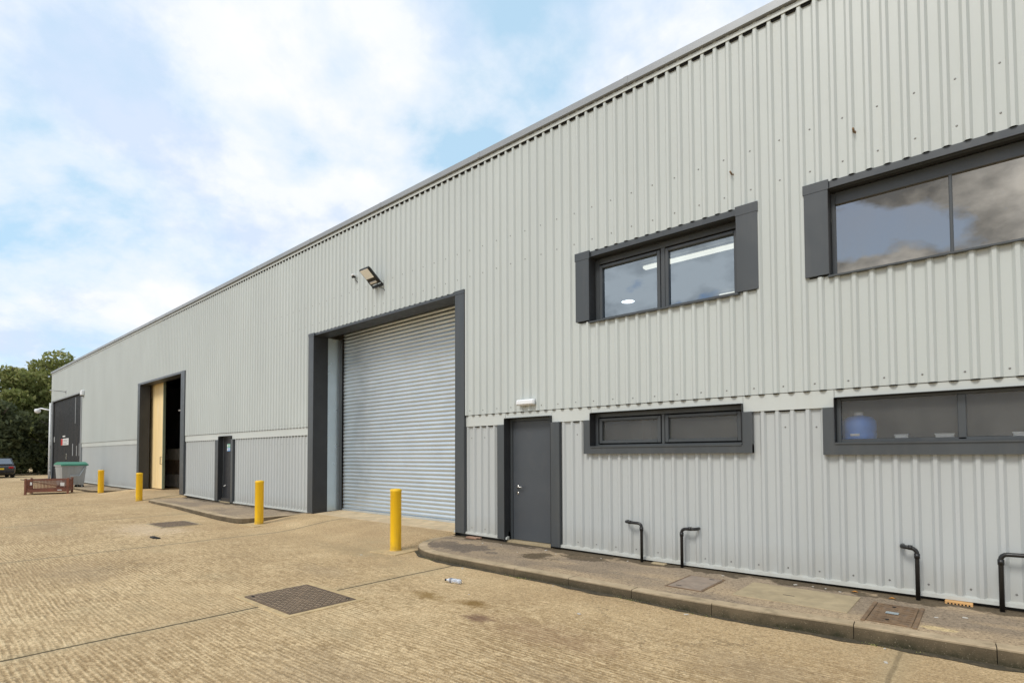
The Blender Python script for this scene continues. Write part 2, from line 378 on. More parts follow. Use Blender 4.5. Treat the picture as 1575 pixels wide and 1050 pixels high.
def tarmac_mat():
    m,nt,b,co=new_mat('weathered_pavement_tarmac')
    mid=nt.noise(co,1.6,6,.65); fine=nt.noise(co,70,4,.75); big=nt.noise(nt.mapping(co,(.5,1.3,1)),1.1,5,.6)
    c=nt.ramp(mid,[(.3,(.25,.198,.142)),(.7,(.40,.312,.215))])
    c=nt.mix(nt.ramp(big,[(.46,(0,0,0)),(.60,(.8,)*3)]),c,(.50,.375,.235))
    c=nt.mix(nt.ramp(fine,[(.50,(0,0,0)),(.66,(.65,)*3)]),c,(.12,.095,.07))
    c=nt.mix(nt.ramp(nt.noise(co,110,3,.7),[(.62,(0,0,0)),(.74,(.55,)*3)]),c,(.48,.42,.33))
    # damp mossy dirt along the foot of the wall and by the door
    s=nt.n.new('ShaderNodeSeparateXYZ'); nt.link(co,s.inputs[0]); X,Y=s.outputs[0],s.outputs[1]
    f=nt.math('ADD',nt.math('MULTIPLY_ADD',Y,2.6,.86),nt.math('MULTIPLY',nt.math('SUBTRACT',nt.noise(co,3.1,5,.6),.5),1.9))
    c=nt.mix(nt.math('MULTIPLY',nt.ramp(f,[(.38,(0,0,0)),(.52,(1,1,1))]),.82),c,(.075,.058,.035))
    def spill(cx,cy,rx,ry,col,amt,c):
        dx=nt.math('DIVIDE',nt.math('SUBTRACT',X,cx),rx); dy=nt.math('DIVIDE',nt.math('SUBTRACT',Y,cy),ry)
        d=nt.math('SQRT',nt.math('ADD',nt.math('MULTIPLY',dx,dx),nt.math('MULTIPLY',dy,dy)))
        d=nt.math('ADD',d,nt.math('MULTIPLY',nt.math('SUBTRACT',nt.noise(co,3.2,6,.7),.5),3.0))
        return nt.mix(nt.math('MULTIPLY',nt.ramp(d,[(.72,(1,1,1)),(.9,(0,0,0))]),amt),c,col)
    c=spill(2.15,-.62,.34,.26,(.085,.062,.035),.8,c); c=spill(2.75,-.3,.5,.24,(.08,.06,.036),.75,c); c=spill(6.86,-1.075,.13,.06,(.62,.48,.26),.9,c)
    c=spill(.6,-.8,.9,.4,(.13,.108,.09),.7,c)
    g2=nt.noise(nt.mapping(co,(1,1,1),(7,1,3)),26,3,.8)
    c=nt.mix(1.0,c,nt.ramp(g2,[(.33,(.45,.43,.40)),(.47,(1,1,1)),(.57,(1,1,1)),(.70,(1.5,1.5,1.5))]),'MULTIPLY')
    nt.link(c,b.inputs['Base Color']); b.inputs['Roughness'].default_value=.92; b.inputs['Specular IOR Level'].default_value=.25
    nt.link(nt.bump(nt.math('ADD',fine,nt.math('MULTIPLY',mid,.6)),.7,.008),b.inputs['Normal']); return m
M['tarmac']=tarmac_mat()
def kerb_mat():
    m,nt,b,co=new_mat('stained_kerb_concrete')
    c=nt.ramp(nt.noise(co,2.4,6,.65),[(.3,(.34,.265,.165)),(.7,(.56,.44,.29))])
    c=nt.mix(nt.ramp(nt.noise(nt.mapping(co,(1,1,2)),7,6,.7),[(.5,(0,0,0)),(.72,(.65,)*3)]),c,(.19,.15,.095))
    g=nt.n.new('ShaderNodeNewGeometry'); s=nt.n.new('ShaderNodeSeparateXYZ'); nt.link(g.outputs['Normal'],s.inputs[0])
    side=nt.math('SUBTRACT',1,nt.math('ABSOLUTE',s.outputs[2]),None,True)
    side_tone=nt.math('MULTIPLY',side,nt.ramp(nt.noise(co,1.1,5,.6),[(.25,(.62,)*3),(.6,(.95,)*3)]))  # upright faces toned darker than the top
    c=nt.mix(side_tone,c,(.078,.061,.038))
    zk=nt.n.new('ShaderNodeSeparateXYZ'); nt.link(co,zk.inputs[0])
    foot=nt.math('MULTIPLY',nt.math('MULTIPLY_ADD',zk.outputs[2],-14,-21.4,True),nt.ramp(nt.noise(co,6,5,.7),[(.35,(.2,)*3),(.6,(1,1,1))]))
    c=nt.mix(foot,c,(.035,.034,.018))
    c=nt.mix(nt.ramp(nt.noise(co,95,3,.7),[(.6,(0,0,0)),(.74,(.5,)*3)]),c,(.5,.42,.3))
    nt.link(c,b.inputs['Base Color']); b.inputs['Roughness'].default_value=.9; b.inputs['Specular IOR Level'].default_value=.25
    nt.link(nt.bump(nt.noise(co,45,5,.7),.5,.006),b.inputs['Normal']); return m
M['kerb']=kerb_mat()
M['apron']=simple('smooth_apron_concrete',(.58,.45,.28),.85,0,.2,3,.3,60,dirt=(.36,.33,.22),dirt_amt=.6)
M['slab']=simple('weathered_slab_concrete',(.40,.32,.195),.9,0,.18,4,.4,60,dirt=(.26,.22,.14),dirt_amt=.5)
M['plinth']=simple('dark_plinth',(.045,.04,.034),.85,0,.3,4,.4,40)  # one dark tone for the strip below the base flashing
M['pad']=simple('bollard_pad_concrete',(.50,.375,.20),.9,0,.2,5,.5,60,dirt=(.24,.17,.09),dirt_amt=.6)
def leaf_mat(name,a,b2,c3):
    m,nt,b,co=new_mat(name)
    g=nt.n.new('ShaderNodeNewGeometry')
    c=nt.ramp(g.outputs['Random Per Island'],[(0,a),(.55,b2),(1,c3)])
    c=nt.mix(nt.ramp(nt.noise(co,.8,4,.6),[(.35,(.0,)*3),(.65,(.55,)*3)]),c,tuple(k*.62 for k in b2))
    nt.link(c,b.inputs['Base Color']); b.inputs['Roughness'].default_value=.55; b.inputs['Specular IOR Level'].default_value=.3
    tr=nt.n.new('ShaderNodeBsdfTranslucent'); nt.link(c,tr.inputs[0]); mx=nt.n.new('ShaderNodeMixShader'); mx.inputs[0].default_value=.5
    out=[n for n in nt.n if n.type=='OUTPUT_MATERIAL'][0]; nt.link(b.outputs[0],mx.inputs[1]); nt.link(tr.outputs[0],mx.inputs[2]); nt.link(mx.outputs[0],out.inputs[0])
    return m
M['leaf_a']=leaf_mat('mid_green_leaves',(.19,.22,.07),(.29,.32,.10),(.46,.44,.19))
M['leaf_b']=leaf_mat('dark_ivy_leaves',(.09,.11,.052),(.135,.155,.072),(.20,.22,.10))
M['leaf_c']=leaf_mat('pale_green_leaves',(.17,.20,.06),(.26,.28,.09),(.40,.38,.16))

# ------------------------------------------------------------------ yard
xs=sorted(set([round(v,3) for v in np.concatenate([np.arange(-120,-40,4),np.arange(-40,-21,1),np.arange(-21,-13.5,.2),np.arange(-13.5,-6.4,.5),np.arange(-6.4,.6,.12),np.arange(.6,12,.4),np.arange(12,62,4)])]))
ys=sorted(set([round(v,3) for v in np.concatenate([np.arange(-90,-10,4),np.arange(-10,-2,.5),np.arange(-2,.31,.12),np.arange(.31,3,.6),np.arange(3,60,5)])]))
g=MB(); g.v=[(x,y,yard_z(x,y)) for y in ys for x in xs]; n=len(xs)
for j in range(len(ys)-1):
    for i in range(n-1):
        g.f.append((j*n+i,j*n+i+1,(j+1)*n+i+1,(j+1)*n+i)); g.m.append(0); g.s.append(True)
structure(g.build('yard',M['yard']))
# apron strip in front of the roller shutter
g=MB(); xa=np.linspace(-5.40,-.30,20)
for a,b in zip(xa[:-1],xa[1:]):
    g.quad((a,0.02,-1.434),(b,0.02,-1.434),(b,.80,-1.396),(a,.80,-1.396))
g.quad((-5.40,.02,-1.434),(-5.40,.02,-1.47),(-.30,.02,-1.47),(-.30,.02,-1.434))
structure(g.build('concrete_apron',M['apron']))

def pavement(outline,ztop,name_top,stone=.915,kw=.15):
    """outline: outer top edge of the kerb, from wall round to the far end. builds kerb stones and tarmac"""
    P=[Vector((x,y)) for x,y in outline]
    # resample
    L=[0]
    for a,b in zip(P[:-1],P[1:]): L.append(L[-1]+(b-a).length)
    def at(s):
        for i in range(len(P)-1):
            if s<=L[i+1]: 
                t=(s-L[i])/max(1e-6,L[i+1]-L[i]); return P[i].lerp(P[i+1],t)
        return P[-1]
    def nor(s):
        t=(at(min(L[-1],s+.05))-at(max(0,s-.05))).normalized(); return Vector((-t.y,t.x))
    k=MB(); s=0; inner=[]
    while s<L[-1]-.05:
        e=min(L[-1],s+stone*random.uniform(.9,1.9)); gap=.003
        seg=max(2,int((e-s)/.15)); ss=np.linspace(s+gap,e-gap,seg+1)
        rows=[]
        dz=random.uniform(-.003,.003)
        for q in ss:
            p=at(q); nn=nor(q); b=.016
            o=p; i_=p+nn*kw
            rows.append([(o.x,o.y,-1.9),(o.x,o.y,ztop-b+dz),(o.x+nn.x*b*.35,o.y+nn.y*b*.35,ztop-b*.35+dz),(o.x+nn.x*b,o.y+nn.y*b,ztop+dz),(i_.x,i_.y,ztop+dz),(i_.x,i_.y,-1.9)])
        vs=[v for r in rows for v in r]; fs=[]
        for a in range(len(rows)-1):
            for c in range(5): fs.append((a*6+c,(a+1)*6+c,(a+1)*6+c+1,a*6+c+1))
        fs.append((0,1,2,3,4,5)); o=(len(rows)-1)*6; fs.append((o+5,o+4,o+3,o+2,o+1,o))
        k.add(vs,fs); s=e
    for q in np.arange(0,L[-1]+.01,.12):
        p=at(q)+nor(q)*(kw-.01); inner.append((p.x,p.y))
    return k,inner
R_OUT=[(-.42,.04),(-.41,-.30),(-.31,-.66),(-.13,-.97),(.06,-1.17),(.33,-1.34),(.65,-1.455),(1.2,-1.51),(2,-1.53),(3.3,-1.545),(4.6,-1.56),(5.5,-1.535),(6.0,-1.47),(6.5,-1.425),(7.4,-1.38),(9,-1.34),(15,-1.3)]
L_OUT=[(-14.55,.04),(-14.62,-.45),(-14.5,-.85),(-14.1,-1.16),(-13.6,-1.22),(-12.99,-1.25),(-11.5,-1.29),(-8.96,-1.48),(-7.1,-1.6),(-6.25,-1.6),(-5.95,-1.55),(-5.83,-1.35),(-5.76,-.9),(-5.74,.04)]
F_OUT=[(-39.5,-1.3),(-30,-1.32),(-22,-1.34),(-21.4,-1.32),(-21.0,-1.15),(-20.5,-.7),(-20.05,.04)]
for nm,out,zt,cl in(('right',R_OUT,-1.493,[(15,.09),(-.42,.09)]),('mid',L_OUT,-1.455,[(-5.74,.09),(-14.55,.09)]),('far',F_OUT,-1.41,[(-20.05,.09),(-39.5,.09)])):
    k,inn=pavement(out,zt,nm)
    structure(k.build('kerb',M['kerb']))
    t=MB(); poly=inn+cl
    # tarmac as a fan of triangles via bmesh fill
    import bmesh
    bm=bmesh.new(); vv=[bm.verts.new((x,y,zt-.004)) for x,y in poly]; f=bm.faces.new(vv); 
    if f.normal.z<0: f.normal_flip()
    bm.normal_update()
    if f.normal.z<0: f.normal_flip()
    bmesh.ops.triangulate(bm,faces=bm.faces[:]); me=bpy.data.meshes.new('pavement'); bm.to_mesh(me); bm.free()
    me.materials.append(M['tarmac']); o=bpy.data.objects.new('pavement',me); C.objects.link(o); structure(o)

# ------------------------------------------------------------------ warehouse
wh=thing('warehouse','long pale grey ribbed metal industrial unit with roller shutter, doors and windows','industrial building',(0,0,-1.5))
OFF=Vector((0,0,1.5))
def part(mb,name,mats,parent=wh,label=None):
    o=mb.build(name,mats,parent)
    if parent is wh: o.location=OFF
    if label: o['label']=label
    return o
def sub(mb,name,mats,parent): return mb.build(name,mats,parent)
P=1/6.
XL,XR=-38.55,14.
def profile(x0,x1,crest,depth):
    pts=[]; i0=int(math.floor(x0/P))-1; i1=int(math.ceil(x1/P))+1
    for i in range(i0,i1+1):
        c=i*P
        for dx,d in((-.042,1),(-.016,0),(.016,0),(.042,1)):
            pts.append((c+dx,crest+depth*d))
    out=[p for p in pts if x0<p[0]<x1]
    xs_=[p[0] for p in pts]; ys_=[p[1] for p in pts]
    f=lambda x: float(np.interp(x,xs_,ys_))
    return [(x0,f(x0))]+out+[(x1,f(x1))],f
def ribbed(x0,x1,z0,z1,holes,crest,depth=.031):
    pr,f=profile(x0,x1,crest,depth)
    cut=set()
    for h in holes:
        for x in h[:2]:
            if x0<x<x1: cut.add(x)
    pr=sorted(set(pr)|{(x,f(x)) for x in cut})
    g=MB()
    for (xa,ya),(xb,yb) in zip(pr[:-1],pr[1:]):
        if xb-xa<1e-5: continue
        m=(xa+xb)/2; iv=[(z0(m) if callable(z0) else z0,z1)]
        for h in holes:
            if h[0]<m<h[1]:
                nv=[]
                for a,b in iv:
                    if h[3]<=a or h[2]>=b: nv.append((a,b)); continue
                    if h[2]>a: nv.append((a,h[2]))
                    if h[3]<b: nv.append((h[3],b))
                iv=nv
        for a,b in iv: g.quad((xa,ya,a),(xb,yb,a),(xb,yb,b),(xa,ya,b))
    return g
SH=(-5.45,-.27,-2,3.015); SHC=(-5.60,-.10,-2,3.082)        # roller shutter opening
D2=(-19.66,-14.80,-2,3.01)      # open folding door
D3=(-38.1,-30.30,-2,3.50)       # far door
W1U=(2.709,4.908,2.02,3.02); W2U=(5.93,9.75,2.02,3.03)
W1L=(2.70,4.94,.122,.632); W2L=(5.945,9.9,.122,.632)
DR=(.953,1.952,-2,.632); PD=(-11.365,-10.41,-2,.632)
ZB=.731
up_h=[SHC,D2,D3,(2.5,5.13,2.03,3.115),(5.72,9.95,2.03,3.125)]
g=ribbed(XL,-17.25,ZB,5.42,up_h,0.0); g2=ribbed(-17.235,XR,ZB,5.42,up_h,0.0)
n=len(g.v); g.v+=g2.v; g.f+=[tuple(i+n for i in f) for f in g2.f]; g.m+=g2.m; g.s+=g2.s
# screw heads with washers, in rows
def screw(g,x,y,z,mi=1,r=.0072):
    vs=[(x+r*math.cos(a),y-.006,z+r*math.sin(a)) for a in np.linspace(0,2*PI,7)[:-1]]+[(x+r*1.5*math.cos(a),y,z+r*1.5*math.sin(a)) for a in np.linspace(0,2*PI,7)[:-1]]
    g.add(vs,[(0,1,2,3,4,5)]+[(i,i+6,(i+1)%6+6,(i+1)%6) for i in range(6)],mi)
def inhole(x,z,hs,mg=.12): return any(h[0]-mg<x<h[1]+mg and h[2]-mg<z<h[3]+mg for h in hs)
for zz,st in((3.80,2),(3.307,2),(.813,2)):
    for i in range(-60,80,st):
        x=i*P+P*.5+P*((st==2 and 0) or 0)
        if x<-16 and i%4: continue
        z_=zz+random.uniform(-.006,.006)
        if not inhole(x,z_,up_h): screw(g,x+random.uniform(-.006,.006),.0305,z_)
def rib_end_shade(g,x0,x1,z):  # solid black blocks stand in for the shade inside open rib ends
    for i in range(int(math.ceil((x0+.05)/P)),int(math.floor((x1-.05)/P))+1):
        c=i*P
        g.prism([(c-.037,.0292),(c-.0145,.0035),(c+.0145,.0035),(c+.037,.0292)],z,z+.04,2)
def pan_gap_shade(g,x0,x1,z,front,back):  # black blocks put in as the shaded gaps below the flashing edges
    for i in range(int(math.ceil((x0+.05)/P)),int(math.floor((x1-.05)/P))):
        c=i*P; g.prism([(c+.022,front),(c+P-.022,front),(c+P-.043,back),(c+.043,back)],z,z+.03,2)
for a,b in((-30.3,-19.9),(-14.5,-5.62),(-.09,XR)): rib_end_shade(g,a,b,ZB-.011)
for a,b in((-14.4,-5.62),(-.09,XR)): g.box(a,b,.0325,.0352,ZB-.005,ZB+.01,2)  # black strip added as the shadow line under the upper sheets
pan_gap_shade(g,-17.2,XR,5.294,.010,.0298)
rib_end_shade(g,2.72,4.90,3.117); rib_end_shade(g,5.94,9.75,3.127); rib_end_shade(g,-5.7,-.03,3.084)
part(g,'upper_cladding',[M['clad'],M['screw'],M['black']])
low_h=[SH,D2,D3,(.80,2.11,-2,.8),(2.6,5.04,.02,.8),(5.845,9.9,.0,.8),(-11.58,-10.28,-2,.8)]
g=ribbed(XL,XR,lambda x: base_z(x)+.02,.60,low_h,.044)
for zz in(-1.357,.317):
    for i in range(-60,80,2):
        x=i*P+P*.5
        if zz<0: z_=base_z(x)+.115
        else: z_=zz
        if not inhole(x,z_,low_h,.06): screw(g,x,.0745,z_+random.uniform(-.006,.006))
for a,b in((-14.45,-11.6),(-10.25,-5.7),(-.02,.80),(2.12,2.6),(5.04,5.85)): pan_gap_shade(g,a,b,.508,.052,.0738)
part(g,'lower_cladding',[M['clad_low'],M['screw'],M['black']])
# cream band between the two runs of cladding, notched over each opening
g=MB()
def band(x0,x1,z0,y=.036):
    g.box(x0,x1,y,y+.004,z0,ZB+.012)
segs=[(-30.12,-19.95,.525),(-14.45,-11.375,.525),(-11.37,-10.405,.628),(-10.40,-5.715,.525),(-.025,.948,.525),(.952,1.953,.630),(1.957,2.696,.525),(2.70,4.94,.634),(4.944,5.941,.525),(5.945,9.9,.634),(9.904,XR,.525)]
for a,b,z in segs:
    g=MB(); band(a,b,z,.036 if z<.6 else .038); part(g,'band_flashing',M['band'])
# base drip flashing
for a,b in((-30.12,-19.95),(-14.5,-11.36),(-10.41,-5.45),(-.34,.99),(1.93,XR)):
    g=MB(); q=np.arange(a,b,.5).tolist()+[b]
    for u,v in zip(q[:-1],q[1:]):
        zu,zv=base_z(u),base_z(v)
        g.quad((u,.018,zu),(v,.018,zv),(v,.024,zv+.035),(u,.024,zu+.035)); g.quad((u,.024,zu+.035),(v,.024,zv+.035),(v,.08,zv+.05),(u,.08,zu+.05)); g.quad((u,.11,zu+.004),(v,.11,zv+.004),(v,.018,zv),(u,.018,zu))
    g.quad((a,.018,base_z(a)),(a,.024,base_z(a)+.035),(a,.08,base_z(a)+.05),(a,.08,base_z(a)))
    g.quad((b,.018,base_z(b)),(b,.08,base_z(b)),(b,.08,base_z(b)+.05),(b,.024,base_z(b)+.035))
    part(g,'base_flashing',M['band'])
for a,b in((XL,-19.95),(-14.45,-5.7),(-.05,.955),(1.95,XR)):
    g=MB(); g.box(a,b,.10,.3,-2,-1.33); part(g,'plinth',M['plinth'])
# eaves: cream flashing, shadow line, grey coping with joints
g=MB(); g.box(XL-.02,XR,-.012,-.006,5.318,5.372); g.quad((XL-.02,-.012,5.372),(XR,-.012,5.372),(XR,.03,5.40),(XL-.02,.03,5.40))
part(g,'eaves_flashing',M['band'])
g=MB()
for x in np.arange(-38.6,XR,3.0):
    x1=min(XR,x+2.994); g.box(x,x1,-.055,.40,5.392,5.495); g.box(x1-.03,min(XR,x1+.035),-.058,.402,5.40,5.498)
part(g,'coping',M['coping'])
# shell
g=MB(); g.box(XL,XR,.42,25,5.20,5.30); part(g,'roof',M['roof'])
g=MB(); g.box(XL,XL+.08,.08,25,-2,5.28); part(g,'end_wall',M['clad_low'])
g=MB(); g.box(XR-.08,XR,.08,25,-2,5.28); part(g,'end_wall',M['clad_low'])
g=MB(); g.box(XL,XR,24.9,25,-2,5.28); part(g,'rear_wall',M['clad_low'])
# lining behind the cladding so that no daylight leaks between sheet and structure
g=MB()
def lining(x0,x1,z0,z1,y=.11):
    g.quad((x0,y,z0),(x0,y,z1),(x1,y,z1),(x1,y,z0))
ops=[D3,D2,PD,SH,DR]
x=XL
allx=sorted(set([XL,XR]+[v for h in(D3,D2,PD,SH,DR,W1U,W2U,W1L,W2L) for v in h[:2]]))
for a,b in zip(allx[:-1],allx[1:]):
    m=(a+b)/2; iv=[(-1.9,5.3)]
    for h in(D3,D2,PD,SH,DR,W1U,W2U,W1L,W2L):
        if h[0]<m<h[1]:
            nv=[]
            for p,q in iv:
                if h[3]<=p or h[2]>=q: nv.append((p,q)); continue
                if h[2]>p: nv.append((p,h[2]))
                if h[3]<q: nv.append((h[3],q))
            iv=nv
    for p,q in iv: lining(a,b,p,q)
part(g,'inner_lining',M['interior'])

# --- opening surrounds (proud flashings + reveals)
def surround(name,op,trims,depth,y=-.012,bottom=None,mat=None,reveal=None,left=True):
    x0,x1,z0,z1=op
    zb=max(z0,-1.5) if bottom is None else bottom
    rv=reveal or M['dark2']
    g=MB(); g.box(x0-.004,x1+.004,.045,depth,z1-.002,z1+.004); g.box(x0+.004,x1-.004,y+.001,.044,z1-.0035,z1+.001)
    root=part(g,name,rv)
    g=MB(); g.box(x0-.004,x0+.002,.045,depth,zb,z1-.003); g.box(x0-.001,x0+.0035,y+.001,.044,zb,z1-.0045); sub(g,'reveal',rv,root)
    g=MB(); g.box(x1-.002,x1+.004,.045,depth,zb,z1-.003); g.box(x1-.0035,x1+.001,y+.001,.044,zb,z1-.0045); sub(g,'reveal',rv,root)
    for t in trims:
        g=MB(); g.box(*t); sub(g,'trim',mat or M['dark'],root)
    return root
# roller shutter
surround('door_surround',SH,[(-5.70,-5.449,-.014,.05,-1.425,3.01),(-.271,-.03,-.014,.05,-1.43,3.01),(-5.43,-.29,.018,.05,3.018,3.078),(-5.705,-5.43,-.018,.05,3.014,3.084),(-.29,-.025,-.018,.05,3.014,3.084),(-.271,-.032,-.017,.05,-1.43,.53),(-5.698,-5.449,-.017,.05,-1.425,.53)],.385)
g=MB()
# galvanised side strip behind the dark reveal (both sides) + header
g.box(-5.458,-5.442,.386,.775,-1.41,3.012); part(g,'shutter_casing',M['galv_sheet'])
g=MB(); g.box(-.278,-.262,.386,.775,-1.41,3.012); part(g,'shutter_casing',M['galv_sheet'])
# curtain of curved laths
g=MB(); pitch=.0905; zc=-1.345; SY=.775; SX0,SX1=-5.315,-.40
prof=[]
while zc<3.25:
    for t in np.linspace(0,1,9)[:-1]:
        a=t*PI; prof.append((SY-.020*math.sin(a)**.8,zc+pitch*(t*.93)))
    prof.append((SY+.004,zc+pitch*.965)); zc+=pitch
vs=[];fs=[]
for i,(y,z) in enumerate(prof): vs+=[(SX0,y,z),(SX1,y,z)]
for i in range(len(prof)-1): fs.append((2*i,2*i+1,2*i+3,2*i+2))
g.add(vs,fs,0,True)
cur=part(g,'roller_shutter',M['galv'])
g=MB(); g.bbox(-5.33,-.39,.735,.80,-1.402,-1.350,.006); sub(g,'bottom_rail',M['galv'],cur)
for a,b in((-5.44,-5.325),(-.385,-.28)):
    g=MB(); g.box(a,b,.72,.728,-1.41,3.012); g.box(a if a<-3 else b-.01,(a+.01) if a<-3 else b,.728,.80,-1.41,3.012); g.box((b-.014) if a<-3 else a,b if a<-3 else a+.014,.706,.72,-1.41,3.012)
    sub(g,'guide_rail',M['dark'],cur)
g=MB(); g.box(-5.44,-.28,.80,1.3,3.02,3.5); g.box(-5.44,-.28,.86,.88,-1.5,3.02); part(g,'shutter_box',M['interior'])
# open folding door
surround('door_surround',D2,[(-19.95,-19.659,-.014,.05,-1.37,3.008),(-14.801,-14.43,-.014,.05,-1.36,3.008),(-19.955,-14.425,-.018,.05,3.009,3.085)],.36)
g=MB(); pts=[]
for i in range(13): pts.append((-20.70+i*.2,.47+(.012 if i%2 else 0)))
for (xa,ya),(xb,yb) in zip(pts[:-1],pts[1:]): g.prism([(xa,ya),(xb,yb),(xb,yb+.06),(xa,ya+.06)],-1.335,3.25)
lf=part(g,'folding_door_leaf',M['leaf_yellow'],label='faded yellow vertically boarded door leaf')
g=MB(); g.bbox(-18.298,-18.26,.45,.545,-1.335,3.25,.006); sub(g,'leaf_edge_rail',M['edge_green'],lf)
g=MB(); g.tube([(-18.40,.465,-.02),(-18.40,.41,-.02),(-18.40,.41,-.32),(-18.40,.465,-.32)],.012,8); sub(g,'handle',M['black_plastic'],lf)
# far door: dark profiled sliding leaves
surround('door_surround',D3,[(-38.2,-38.09,-.014,.05,-1.36,3.50),(-30.31,-30.12,-.012,.05,-1.36,3.50),(-38.25,-30.1,-.016,.05,3.501,3.57)],.09,mat=M['coping'])
g=MB(); pr=[]
for i in range(40):
    c=-38.12+i*.2
    pr+=[(c,.13),(c+.06,.13),(c+.075,.10),(c+.165,.10),(c+.18,.13)]
for (xa,ya),(xb,yb) in zip(pr[:-1],pr[1:]):
    if xb>xa: g.quad((xa,ya,-1.37),(xb,yb,-1.37),(xb,yb,3.5),(xa,ya,3.5))
sd=part(g,'sliding_door',M['firedoor'])
for a,b,z0,z1 in((-32.75,-32.55,.05,.75),(-31.75,-31.6,.05,.62),(-31.1,-31,.05,.75),(-32.2,-32.08,1.9,3.4)):
    g=MB(); g.box(a,b,.094,.099,z0,z1); sub(g,'rooflight_strip',M['bin'],sd)
g=MB(); g.bbox(-34.4,-34.15,.08,.099,-.15,.2,.004); sub(g,'handle',M['steel'],sd)

# --- personnel doors
def door(op,leafx,zb,name,mat,tr,yl):
    surround('door_surround',op,tr,yl-.002,bottom=zb-.02)
    x0,x1=op[:2]
    g=MB(); g.box(x0+.002,x0+.05,yl,yl+.07,zb,op[3]-.003); g.box(x1-.03,x1-.002,yl,yl+.07,zb,op[3]-.003); g.box(x0+.05,x1-.03,yl,yl+.07,op[3]-.05,op[3]-.003)
    fr=part(g,'door_frame',M['dark'])
    g=MB(); g.bbox(x0+.054,x1-.034,yl+.014,yl+.06,zb+.012,op[3]-.054,.004)
    return part(g,name,mat),x0,x1
d,x0,x1=door(DR,None,-1.468,'door',M['door'],[(.790,.952,-.006,.06,-1.44,.524),(1.953,2.122,-.006,.06,-1.46,.524)],.157)
g=MB(); 
g.lathe([(.0,0),(.026,0),(.026,.008),(0,.008)],20,(1.118,.163,-.545),'y'); g.tube([(1.118,.165,-.545),(1.118,.115,-.545),(1.128,.108,-.545),(1.255,.108,-.548)],.0095,10); sub(g,'handle',M['steel'],d)
g=MB(); g.lathe([(0,0),(.026,0),(.026,.009),(0,.009)],20,(1.118,.162,-.655),'y'); g.box(1.112,1.124,.158,.163,-.675,-.635); sub(g,'lock_escutcheon',M['steel'],d)
g=MB(); g.box(.96,1.945,.05,.24,-1.50,-1.462); sub(g,'threshold',M['slab'],d)
d,x0,x1=door(PD,None,-1.44,'fire_door',M['firedoor'],[(-11.62,-11.366,-.006,.06,-1.43,.524),(-10.409,-10.255,-.006,.06,-1.43,.524)],.146)
g=MB(); g.lathe([(0,0),(.03,0),(.03,.01),(0,.01)],12,(-11.2,.15,-.95),'y'); g.tube([(-11.2,.15,-.95),(-11.2,.10,-.95),(-11.08,.10,-.95)],.012,8); sub(g,'handle',M['steel'],d)
g=MB(); g.box(-11.35,-10.42,.05,.24,-1.47,-1.435); sub(g,'threshold',M['slab'],d)

# --- windows
def window(op,trims,y,frame,glasses,gmat,sill,label=None,sash=True,bottom=None):
    """frame: list of boxes(x0,x1,z0,z1); glasses: list (x0,x1,z0,z1)"""
    surround('window_surround',op,trims,y,bottom=op[2])
    g=MB()
    for i,(a,b,c,d_) in enumerate(frame): g.bbox(a,b,y+.001*(i%3),y+.07,c,d_,.005)
    w=part(g,'window',M['dark'],label=label)
    for a,b,c,d_ in glasses:
        if sash:
            g=MB(); 
            for q in((a-.05,a,c-.045,d_+.045),(b,b+.05,c-.045,d_+.045),(a,b,c-.045,c),(a,b,d_,d_+.045)): g.bbox(q[0],q[1],y-.012,y+.05,q[2],q[3],.006)
            sub(g,'sash',M['dark'],w)
        g=MB(); g.quad((a-.01,y+.03,c-.01),(b+.01,y+.03,c-.01),(b+.01,y+.03,d_+.01),(a-.01,y+.03,d_+.01)); sub(g,'pane',gmat,w)
    g=MB(); g.box(*sill); sub(g,'sill',M['dark'],w)
    return w
# upper left of door-side bay
window(W1U,[(2.465,2.708,-.014,.04,2.05,3.0),(4.909,5.165,-.016,.04,2.035,3.0),(2.72,4.90,.022,.06,3.012,3.112),(2.455,2.72,-.018,.012,3.001,3.12),(4.90,5.172,-.02,.012,3.001,3.12)],.167,
  [(2.711,2.785,2.02,3.0),(4.862,4.906,2.02,3.0),(2.785,4.862,2.93,3.015),(3.80,3.865,2.04,2.93),(2.785,4.862,2.02,2.045)],
  [(2.84,3.745,2.09,2.86),(3.92,4.82,2.09,2.86)],M['glass_new'],(2.70,4.93,-.03,.17,2.004,2.022),'double window of clear glass with a thick dark mullion')
window(W2U,[(5.685,5.929,-.014,.04,2.045,3.018),(9.752,9.99,-.014,.04,2.035,3.018),(5.94,9.75,.022,.06,3.022,3.122),(5.675,5.94,-.018,.012,3.019,3.13)],.155,
  [(5.932,5.975,2.02,3.02),(5.975,9.70,2.88,3.024),(7.0,7.03,2.05,2.88),(8.06,8.09,2.05,2.88),(9.70,9.748,2.02,3.02),(5.975,9.70,2.02,2.06)],
  [(5.982,6.998,2.066,2.876),(7.032,8.056,2.066,2.876),(8.092,9.695,2.066,2.876)],M['glass_old'],(5.92,9.76,-.03,.16,2.004,2.022),'wide window of dusty reflecting glass',sash=False)
window(W1L,[(2.585,2.699,-.004,.06,.015,.524),(4.941,5.057,-.004,.06,.015,.524),(2.585,5.057,-.006,.06,.012,.121)],.143,
  [(2.703,2.755,.125,.629),(4.888,4.937,.125,.629),(2.755,4.888,.565,.629),(3.795,3.84,.15,.565),(2.755,4.888,.125,.152)],
  [(2.83,3.735,.212,.505),(3.90,4.835,.212,.505)],M['frosted'],(2.71,4.93,-.02,.15,.108,.126),'low double window of frosted glass')
